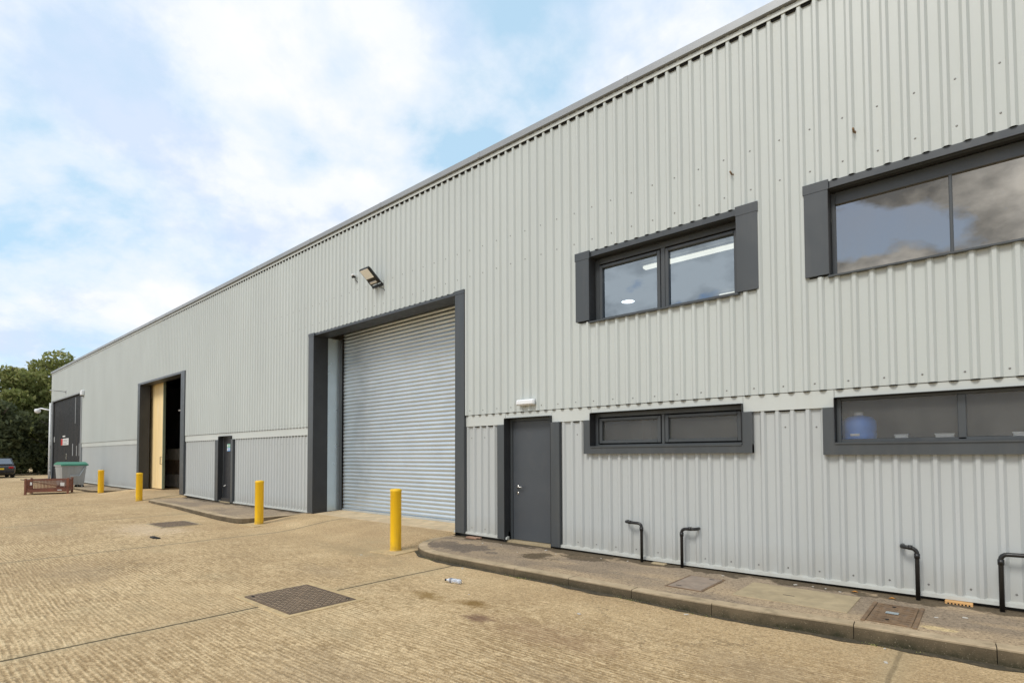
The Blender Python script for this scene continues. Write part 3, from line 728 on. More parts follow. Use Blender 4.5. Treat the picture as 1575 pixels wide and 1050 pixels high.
window(W2L,[(5.83,5.944,-.004,.06,-.01,.524),(9.901,10.02,-.004,.06,-.01,.524),(5.83,10.02,-.006,.06,-.012,.121)],.102,
  [(5.948,5.995,.125,.629),(5.995,9.85,.598,.629),(7.02,7.088,.14,.598),(8.15,8.22,.14,.598),(9.85,9.897,.125,.629),(5.995,9.85,.125,.165)],
  [(6.008,7.01,.178,.588),(7.098,8.14,.178,.588),(8.23,9.84,.178,.588)],M['frosted'],(5.95,9.89,-.02,.11,.108,.126),'low wide window of frosted glass',sash=False)
# --- rooms behind the windows
def room(x0,x1,y0,y1,z0,z1,nm,wall,ceil,fl):
    g=MB()
    g.quad((x0,y1,z0),(x1,y1,z0),(x1,y1,z1),(x0,y1,z1)); g.quad((x0,y0,z0),(x0,y1,z0),(x0,y1,z1),(x0,y0,z1)); g.quad((x1,y0,z0),(x1,y0,z1),(x1,y1,z1),(x1,y1,z0))
    g.quad((x0,y0,z0),(x1,y0,z0),(x1,y1,z0),(x0,y1,z0),2); g.quad((x0,y0,z1),(x0,y1,z1),(x1,y1,z1),(x1,y0,z1),1)
    part(g,nm,[wall,ceil,fl])
room(.2,5.3,.26,6,1.1,3.12,'office_room',M['office'],M['ceiling'],M['floor'])
room(5.35,13.5,.26,6,1.1,3.12,'office_room',M['office'],M['ceiling'],M['floor'])
room(2.2,13.5,.24,3.0,-1.45,1.0,'ground_floor_room',M['interior'],M['interior'],M['floor'])

# ------------------------------------------------------------------ ceiling lamps in the upper office
dl=MB(); dl.lathe([(.0,0),(.125,0)],24,(0,0,-.012)); 
t=thing('ceiling_light','round lit downlight glowing in the left pane of the upper window','ceiling light',(1.80,2.85,3.12))
dl.build('diffuser',M['downlight'],t); r=MB(); r.lathe([(.125,-.004),(.135,-.016),(.155,-.014),(.16,0)],24); r.build('rim',M['white_plastic'],t)
for (cx,cy,ln,lab) in((4.4,1.12,2.7,'long lit strip light crossing the top of the upper window pane'),(4.25,3.55,1.7,'shorter lit strip light low in the right pane of the upper window')):
    t=thing('strip_light',lab,'ceiling light',(cx,cy,3.12)); 
    b=MB(); b.bbox(-ln/2,ln/2,-.05,.05,-.085,-.035,.015); b.build('diffuser',M['striplight'],t)
    b=MB(); b.bbox(-ln/2-.02,ln/2+.02,-.04,.04,-.034,-.001,.008); b.build('housing',M['white_plastic'],t)
t=thing('strip_light','dim thin tube light hanging in the dark store behind the open doorway','ceiling light',(-26.8,4.0,2.62))
b=MB(); b.tube([(-.9,0,0),(.9,0,0)],.025,8); b.build('tube',M['tube'],t); b=MB(); b.bbox(-.95,.95,-.05,.05,.03,.08,.01); b.build('housing',M['white_plastic'],t)

# ------------------------------------------------------------------ stacked blocks inside the open doorway
zb=-1.372
for i,(z1,nm,lab,mt) in enumerate(((-.80,'concrete_block','grey concrete block at the bottom of the stack inside the open doorway',M['block']),(-.17,'timber_baulk','dark brown timber baulk between the grey blocks in the open doorway',M['timber']),(.34,'concrete_block','grey concrete block on top of the stack inside the open doorway',M['block']))):
    b=MB(); b.bbox(-23.2+.1*i,-16.4,1.45+.02*(i%2),2.15,zb+.004,z1,.02)
    if mt is M['block']: 
        for xx in np.arange(-22.6,-16.6,.9): b.box(xx,xx+.012,1.446+.02*(i%2),1.46,zb+.03,z1-.03)
    tag(b.build(nm,mt),lab,'block' if mt is M['block'] else 'timber'); zb=z1
# ------------------------------------------------------------------ items behind the frosted panes
sillb=MB(); sillb.box(2.3,13.4,.26,1.05,.09,.125); part(sillb,'inner_window_ledge',M['office'])
t=thing('plastic_drum','blue plastic drum with white cap behind the frosted lower window','drum',(6.12,.42,.127))
b=MB(); b.lathe([(0,0),(.155,.0),(.172,.02),(.175,.10),(.168,.12),(.175,.14),(.172,.24),(.14,.29),(.05,.315),(.0,.317)],28); b.build('drum_body',M['bluejug'],t)
b=MB(); b.lathe([(.045,.31),(.05,.32),(.05,.352),(0,.354)],16); b.build('cap',M['white_plastic'],t)
b=MB(); b.box(-.06,.03,-.179,-.173,.075,.10); b.build('paper_label',M['signwhite'],t)
for x,w,lab in((6.52,.12,'small white tray on the ledge just right of the blue drum'),(6.90,.16,'white tray on the ledge left of the window mullion'),(7.52,.16,'white tray on the ledge at the far right lower pane')):
    b=MB(); b.bbox(x-w/2,x+w/2,.42,.50,.126,.212,.008); b.bbox(x-w/2-.006,x+w/2+.006,.414,.506,.200,.2125,.002); tag(b.build('tray',M['white_plastic']),lab,'tray','trays behind the frosted window')

# ------------------------------------------------------------------ wall fittings
def floodlight():
    t=thing('floodlight','black square floodlight tilted outward above the roller shutter','floodlight',(-2.71,0,3.70))
    T=Matrix.Translation((0,-.235,.16))@Matrix.Rotation(math.radians(50),4,'X')
    b=MB(); b.bbox(-.165,.165,-.025,.035,-.20,.205,.012,0,T)
    for k in range(8): b.box(-.14+k*.038,-.132+k*.038,.035,.06,-.17,.17,0,T)
    b.build('housing',M['black_plastic'],t)
    b=MB(); b.bbox(-.14,.14,-.031,-.026,-.035,.185,.002,0,T); b.build('lens',M['lamp_lens'],t)
    b=MB(); b.bbox(-.115,.115,-.034,-.026,-.165,-.115,.003,0,T); b.build('driver_plate',M['alu'],t)
    b=MB()
    for sx in(-1,1): b.tube([(.178*sx,-.16,.10),(.178*sx,-.03,.0)],.014,6)
    b.bbox(-.19,.19,-.045,-.01,-.03,.03,.006); b.build('bracket',M['black_plastic'],t)
    b=MB(); b.tube([(.08,-.12,.05),(.12,-.10,-.06),(.2,-.02,-.10),(.22,.01,-.16)],.006,6); b.build('cable',M['black_plastic'],t)
floodlight()
t=thing('security_camera','small white and black security camera left of the floodlight','camera',(-3.62,0,4.10))
b=MB(); b.bbox(-.035,.035,-.10,-.005,.012,.05,.01); b.build('hood',M['white_plastic'],t)
b=MB(); b.tube([(0,-.01,0),(0,-.06,-.008),(.0,-.09,-.03)],[.022,.028,.02],12); b.build('lens_body',M['black_plastic'],t)
b=MB(); b.tube([(.02,-.04,0),(.04,-.03,-.09),(.07,.02,-.13)],.006,6); b.build('cable',M['black_plastic'],t)
t=thing('bulkhead_light','white oblong bulkhead lamp above the grey door','wall lamp',(1.47,0,.87))
b=MB(); b.bbox(-.19,.19,-.085,-.004,-.045,.05,.022); b.build('diffuser',M['white_plastic'],t)
b=MB(); b.bbox(-.17,.17,-.004,.026,-.05,.055,.004); b.build('base_plate',M['alu'],t)
# far corner fittings
t=thing('downpipe','white downpipe at the far corner of the building','downpipe',(-38.45,-.05,-1.42))
b=MB(); b.tube([(0,0,0),(0,0,4.9)],.055,12); b.build('pipe',M['white_plastic'],t)
for z in(.5,2.4,4.2):
    b=MB(); b.bbox(-.075,.075,-.03,.06,z,z+.05,.008); b.build('clip',M['white_plastic'],t)
t=thing('dome_camera','white dome camera on a bracket at the far corner','camera',(-38.57,-.02,2.92))
b=MB(); b.tube([(0,0,.1),(-.2,-.25,.16),(-.42,-.42,.22),(-.6,-.55,.16)],.045,10); b.build('arm',M['white_plastic'],t)
b=MB(); b.lathe([(0,.14),(.14,.12),(.17,.02),(.14,-.10),(0,-.16)],16,(-.62,-.56,.06)); b.build('dome',M['white_plastic'],t)
t=thing('alarm_sensor','small white sensor box beside the top corner of the far dark door','sensor',(-29.72,0,3.44))
b=MB(); b.bbox(-.16,.16,-.14,.0,-.12,.16,.03); b.build('housing',M['white_plastic'],t); b=MB(); b.lathe([(0,-.06),(.06,-.04),(.08,0)],12,(-.02,-.07,-.12)); b.build('lens',M['black_plastic'],t)
t=thing('lamp_arm','thin bare lamp arm sticking out above the far dark door','bracket',(-34.2,0,3.85))
b=MB(); b.tube([(0,.0,.02),(0,-.35,.05),(-.0,-.75,.06)],.022,8); b.build('arm',M['bin'],t); b=MB(); b.bbox(-.06,.06,-.02,.006,-.1,.1,.008); b.build('base_plate',M['bin'],t)
# waste pipes
def pipe(xw,zw,xd,zt,lab):
    t=thing('waste_pipe',lab,'pipe',(xd,-.055,-1.51),0,'black waste pipes at the foot of the wall')
    s=1 if xd>xw else -1; zt_=zt+1.51; dx=xw-xd; r=.0205
    pts=[(0,0,0),(0,0,zt_-.05)]+[(-s*.05*(1-math.cos(a)),0,zt_-.05+.05*math.sin(a)) for a in np.linspace(.3,PI/2,4)]
    pts+=[(dx+s*.05,0,zt_+.006)]+[(dx+s*.05*(1-math.sin(a)),.05*(1-math.cos(a)),zt_+.006) for a in np.linspace(.3,PI/2,4)]+[(dx,.14,zt_+.006)]
    b=MB(); b.tube(pts,r,14); b.build('pipe',M['black_plastic'],t)
    b=MB(); b.tube([(0,0,zt_-.10),(0,0,zt_-.05)],.0255,14); b.build('elbow_collar',M['black_plastic'],t)
    b=MB(); b.tube([(dx+s*.055,0,zt_+.006),(dx+s*.095,0,zt_+.005)],.0255,14); b.build('socket',M['black_plastic'],t)
pipe(3.31,-.955,3.57,-.965,'black waste pipe nearest the grey door, bent left into the wall')
pipe(4.345,-.985,4.155,-.985,'second black waste pipe from the door, bent right into the wall')
pipe(6.54,-.965,6.67,-.975,'black waste pipe beside the rusty cover, with a short elbow to the left')
pipe(7.62,-.955,7.31,-.957,'rightmost black waste pipe, bent right at the edge of view')
t=thing('air_brick','terracotta air brick at the foot of the wall between two pipes','air brick',(6.99,-.022,-1.500))
b=MB(); b.bbox(-.108,.108,-.012,.08,-.03,.034,.005); b.build('brick',M['terracotta'],t)
b=MB()
for i in range(7):
    for j in range(2): b.box(-.088+i*.027,-.074+i*.027,-.0145,-.010,-.018+j*.022,-.005+j*.022)
b.build('vent_slot',M['black'],t)
for (x,z,lab) in((4.86,3.57,'small snapped off metal stub on the wall above the double window'),(6.20,3.59,'small snapped off metal stub on the wall above the wide window')):
    t=thing('metal_stub',lab,'bracket',(x,.0,z),0,'snapped metal stubs on the wall')
    b=MB(); b.tube([(0,.03,0),(0,-.05,.012)],.011,8); b.build('rod',M['rust'],t); b=MB(); b.lathe([(0,-.004),(.02,-.002),(.02,.004)],10,(0,.028,0),'y'); b.build('washer',M['rust'],t)

# ------------------------------------------------------------------ signs on doors
t=thing('safety_sign','white notice with a red block on the far dark door','sign',(-34.75,.095,.9))
b=MB(); b.bbox(-1.05,1.05,-.012,-.001,-.2,.2,.003); b.build('panel',M['signwhite'],t)
b=MB(); b.box(-1.03,-.55,-.0155,-.0125,-.19,.19); b.build('red_block',M['signred'],t)
b=MB()
for z,a,c in((.11,-.4,.9),(.03,-.4,.7),(-.06,-.4,.95),(-.14,-.4,.6)): b.box(a,c,-.0155,-.0125,z-.014,z+.014)
b.build('lettering',M['signgrey'],t)
b=MB(); b.bbox(-.35,.35,-.012,-.001,-.04,.04,.003); tag(b.build('sign_plate',M['signwhite'],None,(-35.0,.095,1.24)),'narrow white plate above the white and red notice','sign')
b=MB(); b.bbox(-.14,.14,-.03,-.001,-.17,.17,.01); tag(b.build('keypad',M['bin'],None,(-37.75,.095,1.1)),'small grey control box at the left edge of the far dark door','control box')
t=thing('safety_sign','green and blue safety notice on the narrow charcoal fire door','sign',(-10.90,.158,.27))
b=MB(); b.bbox(-.15,.15,-.010,-.0005,-.115,.115,.002); b.build('panel',M['signwhite'],t)
b=MB(); b.box(-.15,.15,-.0135,-.0105,.005,.113); b.build('green_block',M['signgreen'],t)
b=MB(); b.box(-.15,.15,-.0135,-.0105,-.113,-.01); b.build('blue_block',M['signblue'],t)
b=MB(); b.box(-.135,-.06,-.0165,-.014,.02,.10); b.box(-.135,-.06,-.0165,-.014,-.1,-.02)
for z in(.085,.05,-.035,-.07): b.box(-.03,.12,-.0165,-.014,z-.008,z+.008)
b.build('lettering',M['signwhite'],t)

# ------------------------------------------------------------------ bollards
def bollard(x,y,h,r,lab,pad=False,lean=0):
    z=yard_z(x,y)
    t=thing('bollard',lab,'bollard',(x,y,z),random.uniform(0,1),'yellow bollards in front of the building'); t.rotation_euler=(lean*.3,lean,0)
    b=MB(); b.lathe([(r,-.05),(r,h-.05),(r+.003,h-.046),(r+.003,h-.012),(r-.008,h-.002),(r*.6,h+.004),(0,h+.006)],40); b.build('sleeve',M['yellow'],t)
    b=MB(); b.lathe([(r+.001,.0),(r+.006,.004),(r+.006,.02),(r+.001,.024)],32); b.build('base_ring',M['yellow'],t)
    if pad:
        b=MB(); M_=Matrix.Rotation(math.radians(8),4,'Z'); b.bbox(-.29,.30,-.31,.28,-.08,.010,.008,0,M_); b.build('concrete_pad',M['pad'],t)
bollard(-.27,-1.37,1.03,.0925,'yellow bollard nearest the camera, at the rounded kerb right of the roller shutter',True,.004)
bollard(-5.40,-1.35,.997,.094,'yellow bollard at the kerb corner left of the roller shutter',True,.02)
bollard(-14.6,-1.30,.95,.098,'yellow bollard in front of the open doorway with the yellow door',False,.02)
bollard(-20.2,-1.18,.958,.105,'farthest yellow bollard, between the open doorway and the grey bin',False,.012)

# ------------------------------------------------------------------ covers in the ground
def chequer(bm,x0,x1,y0,y1,z,p=.055):
    k=0
    for i,x in enumerate(np.arange(x0+.03,x1-.03,p)):
        for j,y in enumerate(np.arange(y0+.03,y1-.03,p)):
            a=PI/4 if (i+j)%2 else -PI/4; Mx=Matrix.Translation((x,y,0))@Matrix.Rotation(a,4,'Z')
            bm.bbox(-.021,.021,-.006,.006,z-.001,z+.006,.002,1,Mx)
x0,x1,y0,y1=.83,1.905,-4.305,-3.54
t=thing('manhole_cover','large chequer plate manhole cover in the foreground yard','manhole cover',((x0+x1)/2,(y0+y1)/2,yard_z(1.3,-4)))
w,h=(x1-x0)/2,(y1-y0)/2
b=MB(); b.bbox(-w,w,-h,h,-.05,.010,.006); chequer(b,-w,w,-h,h,.010); b.build('plate',[M['castiron'],M['tread']],t)
b=MB()
for q in((-w-.075,w+.075,-h-.075,-h-.008),(-w-.075,w+.075,h+.008,h+.075),(-w-.075,-w-.008,-h-.008,h+.008),(w+.008,w+.075,-h-.008,h+.008)): b.bbox(q[0],q[1],q[2],q[3],-.05,.0075,.004)
b.build('concrete_surround',M['pad'],t)
for sx,sy in((-1,-1),(1,1)):
    b=MB(); b.box(sx*(w-.09)-.03,sx*(w-.09)+.03,sy*(h-.06)-.012,sy*(h-.06)+.012,.0105,.0155); b.build('key_slot',M['black'],t)
x0,x1,y0,y1=-7.53,-6.53,-2.95,-2.225
t=thing('manhole_cover','worn shiny manhole cover farther off in front of the fire door','manhole cover',((x0+x1)/2,(y0+y1)/2,yard_z(-7,-2.6)+.002)); w,h=(x1-x0)/2,(y1-y0)/2
b=MB(); b.bbox(-w,w,-h,h,-.05,.012,.006); chequer(b,-w,w,-h,h,.012,.075); b.build('plate',[M['castiron'],M['tread']],t)
b=MB()
for q in((-w-.06,w+.06,-h-.06,-h-.008),(-w-.06,w+.06,h+.008,h+.06),(-w-.06,-w-.008,-h-.008,h+.008),(w+.008,w+.06,-h-.008,h+.008)): b.bbox(q[0],q[1],q[2],q[3],-.05,.009,.003)
b.build('frame',M['slab'],t)
zp=-1.4965
t=thing('inspection_cover','pinkish weathered square cover set in the pavement','cover',(4.645,-.80,zp))
b=MB(); b.bbox(-.19,.19,-.33,.33,-.05,.010,.004); b.build('lid',M['pinkcover'],t)
b=MB()
for q in((-.215,.215,-.358,-.336),(-.215,.215,.336,.358),(-.215,-.196,-.336,.336),(.196,.215,-.336,.336)): b.box(q[0],q[1],q[2],q[3],-.05,.007)
b.build('frame',M['rust'],t); 
for q in((-.12,-.06,-.27,-.255),(.06,.12,.255,.27)):
    b=MB(); b.box(*q,.0105,.012); b.build('key_slot',M['black'],t)
t=thing('concrete_slab','long plain concrete cover slab between the pink cover and the rusty cover','slab',(5.68,-.70,zp))
b=MB(); b.bbox(-.53,.53,-.36,.36,-.05,.009,.005); b.build('slab',M['slab'],t); b=MB(); b.box(-.11,.0,-.05,-.035,.0092,.0105); b.build('lifting_slot',M['plinth'],t)
t=thing('inspection_cover','rusty studded steel cover on the pavement near the kerb','cover',(6.545,-.835,zp))
b=MB(); b.bbox(-.165,.165,-.36,.36,-.05,.012,.004)
for i in range(5):
    for j in range(9): b.bbox(-.135+i*.062,-.105+i*.062,-.32+j*.078,-.298+j*.078,.012,.017,.003)
b.build('lid',M['rust'],t)
for q in((-.205,-.172,-.39,.39),(.172,.205,-.39,.39)):
    b=MB(); b.bbox(q[0],q[1],q[2],q[3],-.05,.014,.004); b.build('frame_rail',M['rust'],t)
for yk in(.24,-.27):
    b=MB(); b.lathe([(0,.0145),(.018,.0145)],12,(-.02,yk,.004)); b.build('key_hole',M['black'],t)
b=MB(); b.box(-.06,.04,-.05,.03,.0175,.0185); b.build('paint_mark',M['galv_sheet'],t)
# loose bits
b=MB(); b.bbox(-.13,.14,-.05,.05,-.005,.035,.012); b.bbox(.0,.16,.02,.09,-.005,.03,.012); tag(b.build('broken_brick',M['brickdust'],None,(.24,-.07,-1.496)),'flat broken red brick lying against the wall foot left of the grey door','brick')
b=MB(); b.bbox(-.1,.1,-.04,.05,-.005,.02,.008); tag(b.build('concrete_fragment',M['slab'],None,(3.83,-.06,-1.496)),'flat pale concrete fragment at the wall foot between the two left pipes','rubble')
t=thing('plastic_bottle','crushed clear plastic drinks bottle lying on the yard','bottle',(2.16,-2.31,yard_z(2.16,-2.31)+.03),math.radians(10))
mb_,nt_,bb_,co_=new_mat('clear_bottle_plastic'); bb_.inputs['Base Color'].default_value=(.75,.8,.88,1); bb_.inputs['Roughness'].default_value=.12; bb_.inputs['Transmission Weight'].default_value=.55; bb_.inputs['IOR'].default_value=1.3
b=MB(); b.lathe([(0,.115),(.028,.11),(.032,.09),(.029,.06),(.032,.03),(.028,0),(.032,-.03),(.031,-.055),(.018,-.085),(.013,-.095),(.013,-.11)],18,(0,0,0),'x'); b.build('bottle_body',mb_,t)
b=MB(); b.lathe([(.0325,-.02),(.034,-.02),(.034,-.05),(.0325,-.05)],18,(0,0,0),'x'); b.build('wrapper',M['signgrey'],t)
b=MB(); b.lathe([(.0,-.13),(.016,-.13),(.016,-.108),(0,-.108)],14,(0,0,0),'x'); b.build('cap',M['black_plastic'],t)
b=MB(); b.bbox(-.12,.1,-.05,.04,0,.03,.01); b.bbox(.06,.18,-.02,.06,0,.022,.008); tag(b.build('rubber_scrap',M['rubber'],None,(-5.0,-3.55,yard_z(-5,-3.55))),'small black rubber scrap on the yard by the far manhole','litter')
chips=[(2.71,-2.58),(-.4,-1.95),(4.9,-1.66),(6.55,-1.5),(3.2,-1.63),(1.6,-1.62),(6.6,-1.86),(4.1,-2.4)]
for i,(x,y) in enumerate(chips):
    b=MB(); s=random.uniform(.010,.022); b.bbox(-s,s,-s*.6,s*.6,0,s*.35,s*.12,0,Matrix.Rotation(random.uniform(0,3),4,'Z'))
    tag(b.build('paper_scrap',M['litter'],None,(x,y,yard_z(x,y)+.001)),'tiny pale scrap of litter on the yard beside the kerb','litter','tiny scraps on the yard')
for i,(x,y) in enumerate([(.75,-.33),(1.75,-.6),(1.1,-.25),(5.55,-.16),(5.72,-.12),(5.85,-.13),(4.75,-.22),(7.05,-.55),(2.3,-.35),(3.4,-.15),(6.85,-.7),(3.0,-.2),(2.0,-.2),(6.0,-.2)]):
    b=MB(); s=random.uniform(.010,.024); b.bbox(-s,s,-s*.6,s*.6,0,s*.5,s*.15,0,Matrix.Rotation(random.uniform(0,3),4,'Z'))
    tag(b.build('stone_chip',M['litter'],None,(x,y,-1.4965)),'tiny pale stone chip on the pavement along the wall','stone','tiny stone chips on the pavement')
for x,y in((6.12,-.10),(6.46,-.17)):
    b=MB(); b.add([(-.03,-.01,.004),(0,-.022,.012),(.034,0,.006),(0,.02,.014)],[(0,1,2,3)]); b.add([(-.03,-.01,.002),(0,.02,.010),(.034,0,.003),(0,-.022,.008)],[(0,1,2,3)])
    tag(b.build('dry_leaf',M['orange_litter'],None,(x,y,-1.4965)),'small dry orange leaf on the pavement beside the wall foot','leaf','dry leaves on the pavement')
dg=MB(); prev=None
xx=[p[0] for p in R_OUT[3:]]; yy=[p[1] for p in R_OUT[3:]]
for q in np.arange(-.12,14,.06):
    y=float(np.interp(q,xx,yy)); w_=.03+.075*max(0,math.sin(q*2.1)+.6*math.sin(q*5.3+1)+.4*math.sin(q*13+2))*.55+random.uniform(0,.012)
    cur=((q,y+.03,yard_z(q,y)+.014),(q,y-w_,yard_z(q,y-w_)+.004))
    if prev: dg.quad(prev[1],cur[1],cur[0],prev[0])
    prev=cur
structure(dg.build('gutter_dirt',simple('damp_gutter_dirt',(.055,.045,.026),.95,0,.3,9,.5,60,dirt=(.16,.12,.07),dirt_amt=.7)),'stuff')
# moss and weeds in the kerb gutter (nobody could count them)
mw=MB()
for k in range(2200):
    s=random.uniform(-.3,8.5); 
    xx=[p[0] for p in R_OUT[4:]]; yy=[p[1] for p in R_OUT[4:]]
    y=float(np.interp(s,xx,yy))-abs(random.gauss(0,.022))-.004
    if s<.06: continue
    if math.sin(s*3.1)+math.sin(s*7.7+1)+random.uniform(-.6,.6)<.5: continue
    r=random.uniform(.005,.013); z=yard_z(s,y); a=random.uniform(0,6.3); hx,hy=math.cos(a)*r,math.sin(a)*r
    mw.add([(s-hx,y-hy,z),(s+hx,y+hy,z),(s+hx*.3,y+hy*.3,z+r*random.uniform(.6,1.5))],[(0,1,2)])
o=mw.build('moss',M['leaf_a']); structure(o,'stuff')

# ------------------------------------------------------------------ bin
t=thing('wheelie_bin','large grey galvanised wheeled bin with a green lid by the far wall','bin',(-25.1,-1.30,yard_z(-25,-1.3)),math.radians(97))
# local: x = width 1.3, y = depth 1.0 (front is -y)
b=MB(); zt=1.12
lo=[(-.41,-.34),(.41,-.34),(.41,.36),(-.41,.36)]; hi=[(-.47,-.44),(.47,-.44),(.47,.42),(-.47,.42)]
b.add([(x,y,.20) for x,y in lo]+[(x,y,zt) for x,y in hi],[(3,2,1,0),(0,1,5,4),(1,2,6,5),(2,3,7,6),(3,0,4,7)])
for z in(.35,.95):
    s=(z-.2)/(zt-.2); xx=.41+.06*s+.008; y0=-.34-.10*s-.008; y1=.36+.06*s+.008
    b.box(-xx,xx,y0-.008,y1+.008,z,z+.04)
b.box(-.49,.49,-.47,-.43,zt-.05,zt+.0); b.box(-.51,-.465,-.47,.45,zt-.05,zt); b.box(.465,.51,-.47,.45,zt-.05,zt)
b.build('bin_body',M['bin'],t)
b=MB(); n=10; pr=[]
for i in range(n+1):
    a=i/n; pr.append((-.50+.97*a, zt+.01+.13*math.sin(PI*min(1,a*1.0))**.7))
vs=[(x,y,z) for x in(-.51,.51) for y,z in pr]; m_=n+1
b.add(vs,[(i,i+1,m_+i+1,m_+i) for i in range(n)]+[tuple(range(m_)),tuple(range(2*m_-1,m_-1,-1))]); b.box(-.52,.52,-.53,-.48,zt-.03,zt+.03)
b.build('lid',M['lid'],t)
b=MB(); b.tube([(-.16,-.43,.62),(.2,-.44,.62),(.40,-.475,1.05)],.016,8); b.build('lift_bar',M['galv'],t)
for sx in(-1,1):
    for sy in(-1,1):
        b=MB(); b.lathe([(.02,-.03),(.1,-.03),(.1,.03),(.02,.03)],16,(sx*.34,sy*.27,.1),'y'); w_=b.build('wheel',M['rubber'],t)
        b=MB(); b.box(sx*.34-.05,sx*.34+.05,sy*.27-.04,sy*.27+.04,.16,.21); b.box(sx*.34-.02,sx*.34+.02,sy*.27-.045,sy*.27-.035,.09,.17); b.build('castor_fork',M['bin'],w_)
# ------------------------------------------------------------------ steel stillage
t=thing('steel_stillage','low rust red steel stillage cage with mesh sides in front of the bin','stillage',(-21.85,-2.55,yard_z(-22,-2.5)),math.radians(72))
W,Dp=.66,.50
b=MB(); b.box(-W,W,-Dp,Dp,.12,.14)
for s in(-1,1): b.bbox(-W,W,s*Dp-.02,s*Dp+.02,.09,.21,.005); b.bbox(s*W-.02,s*W+.02,-Dp,Dp,.092,.208,.005)
b.build('base',M['skip'],t)
for sx in(-1,1):
    for sy in(-1,1):
        b=MB(); b.bbox(sx*W-.035,sx*W+.035,sy*Dp-.035,sy*Dp+.035,.0,.64,.006); b.bbox(sx*W-.05,sx*W+.05,sy*Dp-.05,sy*Dp+.05,.0,.025,.004); b.build('corner_post',M['skip'],t)
for s in(-1,1):
    b=MB(); b.bbox(-W,W,s*Dp-.018,s*Dp+.018,.555,.595,.004)
    for x in np.arange(-W+.05,W,.045): b.box(x-.006,x+.006,s*Dp-.005,s*Dp+.005,.2,.56)
    for z in np.arange(.24,.55,.06): b.box(-W,W,s*Dp-.0075,s*Dp+.0075,z-.004,z+.004)
    b.build('mesh_side',M['skip'],t)
    b=MB(); b.bbox(s*W-.018,s*W+.018,-Dp,Dp,.556,.594,.004)
    for x in np.arange(-Dp+.05,Dp,.045): b.box(s*W-.005,s*W+.005,x-.006,x+.006,.2,.56)
    for z in np.arange(.24,.55,.06): b.box(s*W-.0075,s*W+.0075,-Dp,Dp,z-.004,z+.004)
    b.build('mesh_side',M['skip'],t)
for q in((.33,.47,-Dp-.027,-Dp-.021,.145,.175),(-.52,-.46,-Dp-.012,-Dp-.008,.38,.5),(.42,.55,-Dp-.012,-Dp-.009,.32,.46)):
    b=MB(); b.box(*q); b.build('paper_tag',M['signwhite'],t)

# ------------------------------------------------------------------ parked car (rear towards the camera)
t=thing('parked_car','dark grey hatchback parked by the trees, seen from behind','car',(-44.0,-1.86,yard_z(-46,-1.9)),0)
# local: rear at x=0, nose at x=-4.2
st=[(0.0,.40,.80,.70,.80),(-.08,.30,.86,.80,.84),(-.5,.22,.93,.86,.87),(-1.2,.20,.93,.88,.88),(-2.4,.20,.92,.88,.88),(-3.3,.22,.86,.86,.86),(-3.9,.25,.78,.80,.82),(-4.15,.32,.66,.62,.74),(-4.2,.40,.60,.5,.66)]
b=MB(); vs=[];fs=[]
for x,z0,z1,w0,w1 in st:
    for yy,zz in((-w0*.9,z0),(-w0-.02,z0+.12),(-w1-.02,(z0+z1)/2),(-w1,z1-.06),(-w1*.86,z1),(w1*.86,z1),(w1,z1-.06),(w1+.02,(z0+z1)/2),(w0+.02,z0+.12),(w0*.9,z0)): vs.append((x,yy,zz))
for i in range(len(st)-1):
    for k in range(10): fs.append((i*10+k,i*10+(k+1)%10,(i+1)*10+(k+1)%10,(i+1)*10+k))
fs+= [tuple(range(10))[::-1],tuple(range((len(st)-1)*10,len(st)*10))]
b.add(vs,fs,0,True); body=b.build('body',M['carpaint'],t)
b=MB(); cab=[(-.12,.88,.78,.92),(-.55,.62,.70,1.36),(-1.0,.62,.66,1.40),(-2.0,.62,.64,1.385),(-2.9,.84,.76,.93)]
vs=[];fs=[]
for x,w0,w1,z in cab: vs+=[(x,-.80,.86),(x,-w1,z),(x,w1,z),(x,.80,.86)]
for i in range(len(cab)-1):
    for k in range(4): fs.append((i*4+k,i*4+(k+1)%4,(i+1)*4+(k+1)%4,(i+1)*4+k))
fs+=[(3,2,1,0),(16,17,18,19)]
b.add(vs,fs); b.build('cabin',M['carpaint'],t)
b=MB(); b.add([(-.135,-.70,.96),(-.135,.70,.96),(-.52,.60,1.325),(-.52,-.60,1.325)],[(0,1,2,3)]); o=b.build('rear_window',M['carglass'],t); o.location=(.035,0,.012)
for s in(-1,1):
    b=MB(); b.add([(-.75,s*.775,.95),(-2.55,s*.79,.95),(-2.0,s*.69,1.31),(-1.0,s*.70,1.31)],[(0,1,2,3)]); o=b.build('side_window',M['carglass'],t); o.location=(0,s*.02,0)
    b=MB(); b.bbox(-.13,.02,s*.62-.13,s*.62+.13,.66,.80,.02); b.build('tail_light',M['red'],t)
    b=MB(); b.bbox(-2.5,-2.32,s*.97-.07,s*.97+.07,.90,1.02,.02); b.build('wing_mirror',M['carpaint'],t)
    b=MB(); b.bbox(-4.18,-3.95,s*.58-.14,s*.58+.14,.55,.66,.02); b.build('headlight',M['galv'],t)
    for x in(-.75,-3.35):
        b=MB(); b.lathe([(.19,-.10),(.30,-.10),(.315,-.06),(.315,.06),(.30,.10),(.19,.10)],24,(x,s*.78,.315),'y'); wv=b.build('wheel',M['rubber'],t)
        b=MB(); b.lathe([(0,.075),(.19,.085),(.19,-.085),(0,-.075)],20,(x,s*.78,.315),'y'); b.build('rim',M['alu'],wv)
b=MB(); b.box(.005,.018,-.26,.26,.58,.69); b.build('number_plate',M['plate'],t)
b=MB(); b.bbox(-.14,.05,-.80,.80,.36,.52,.03); b.build('bumper',M['rubber'],t)

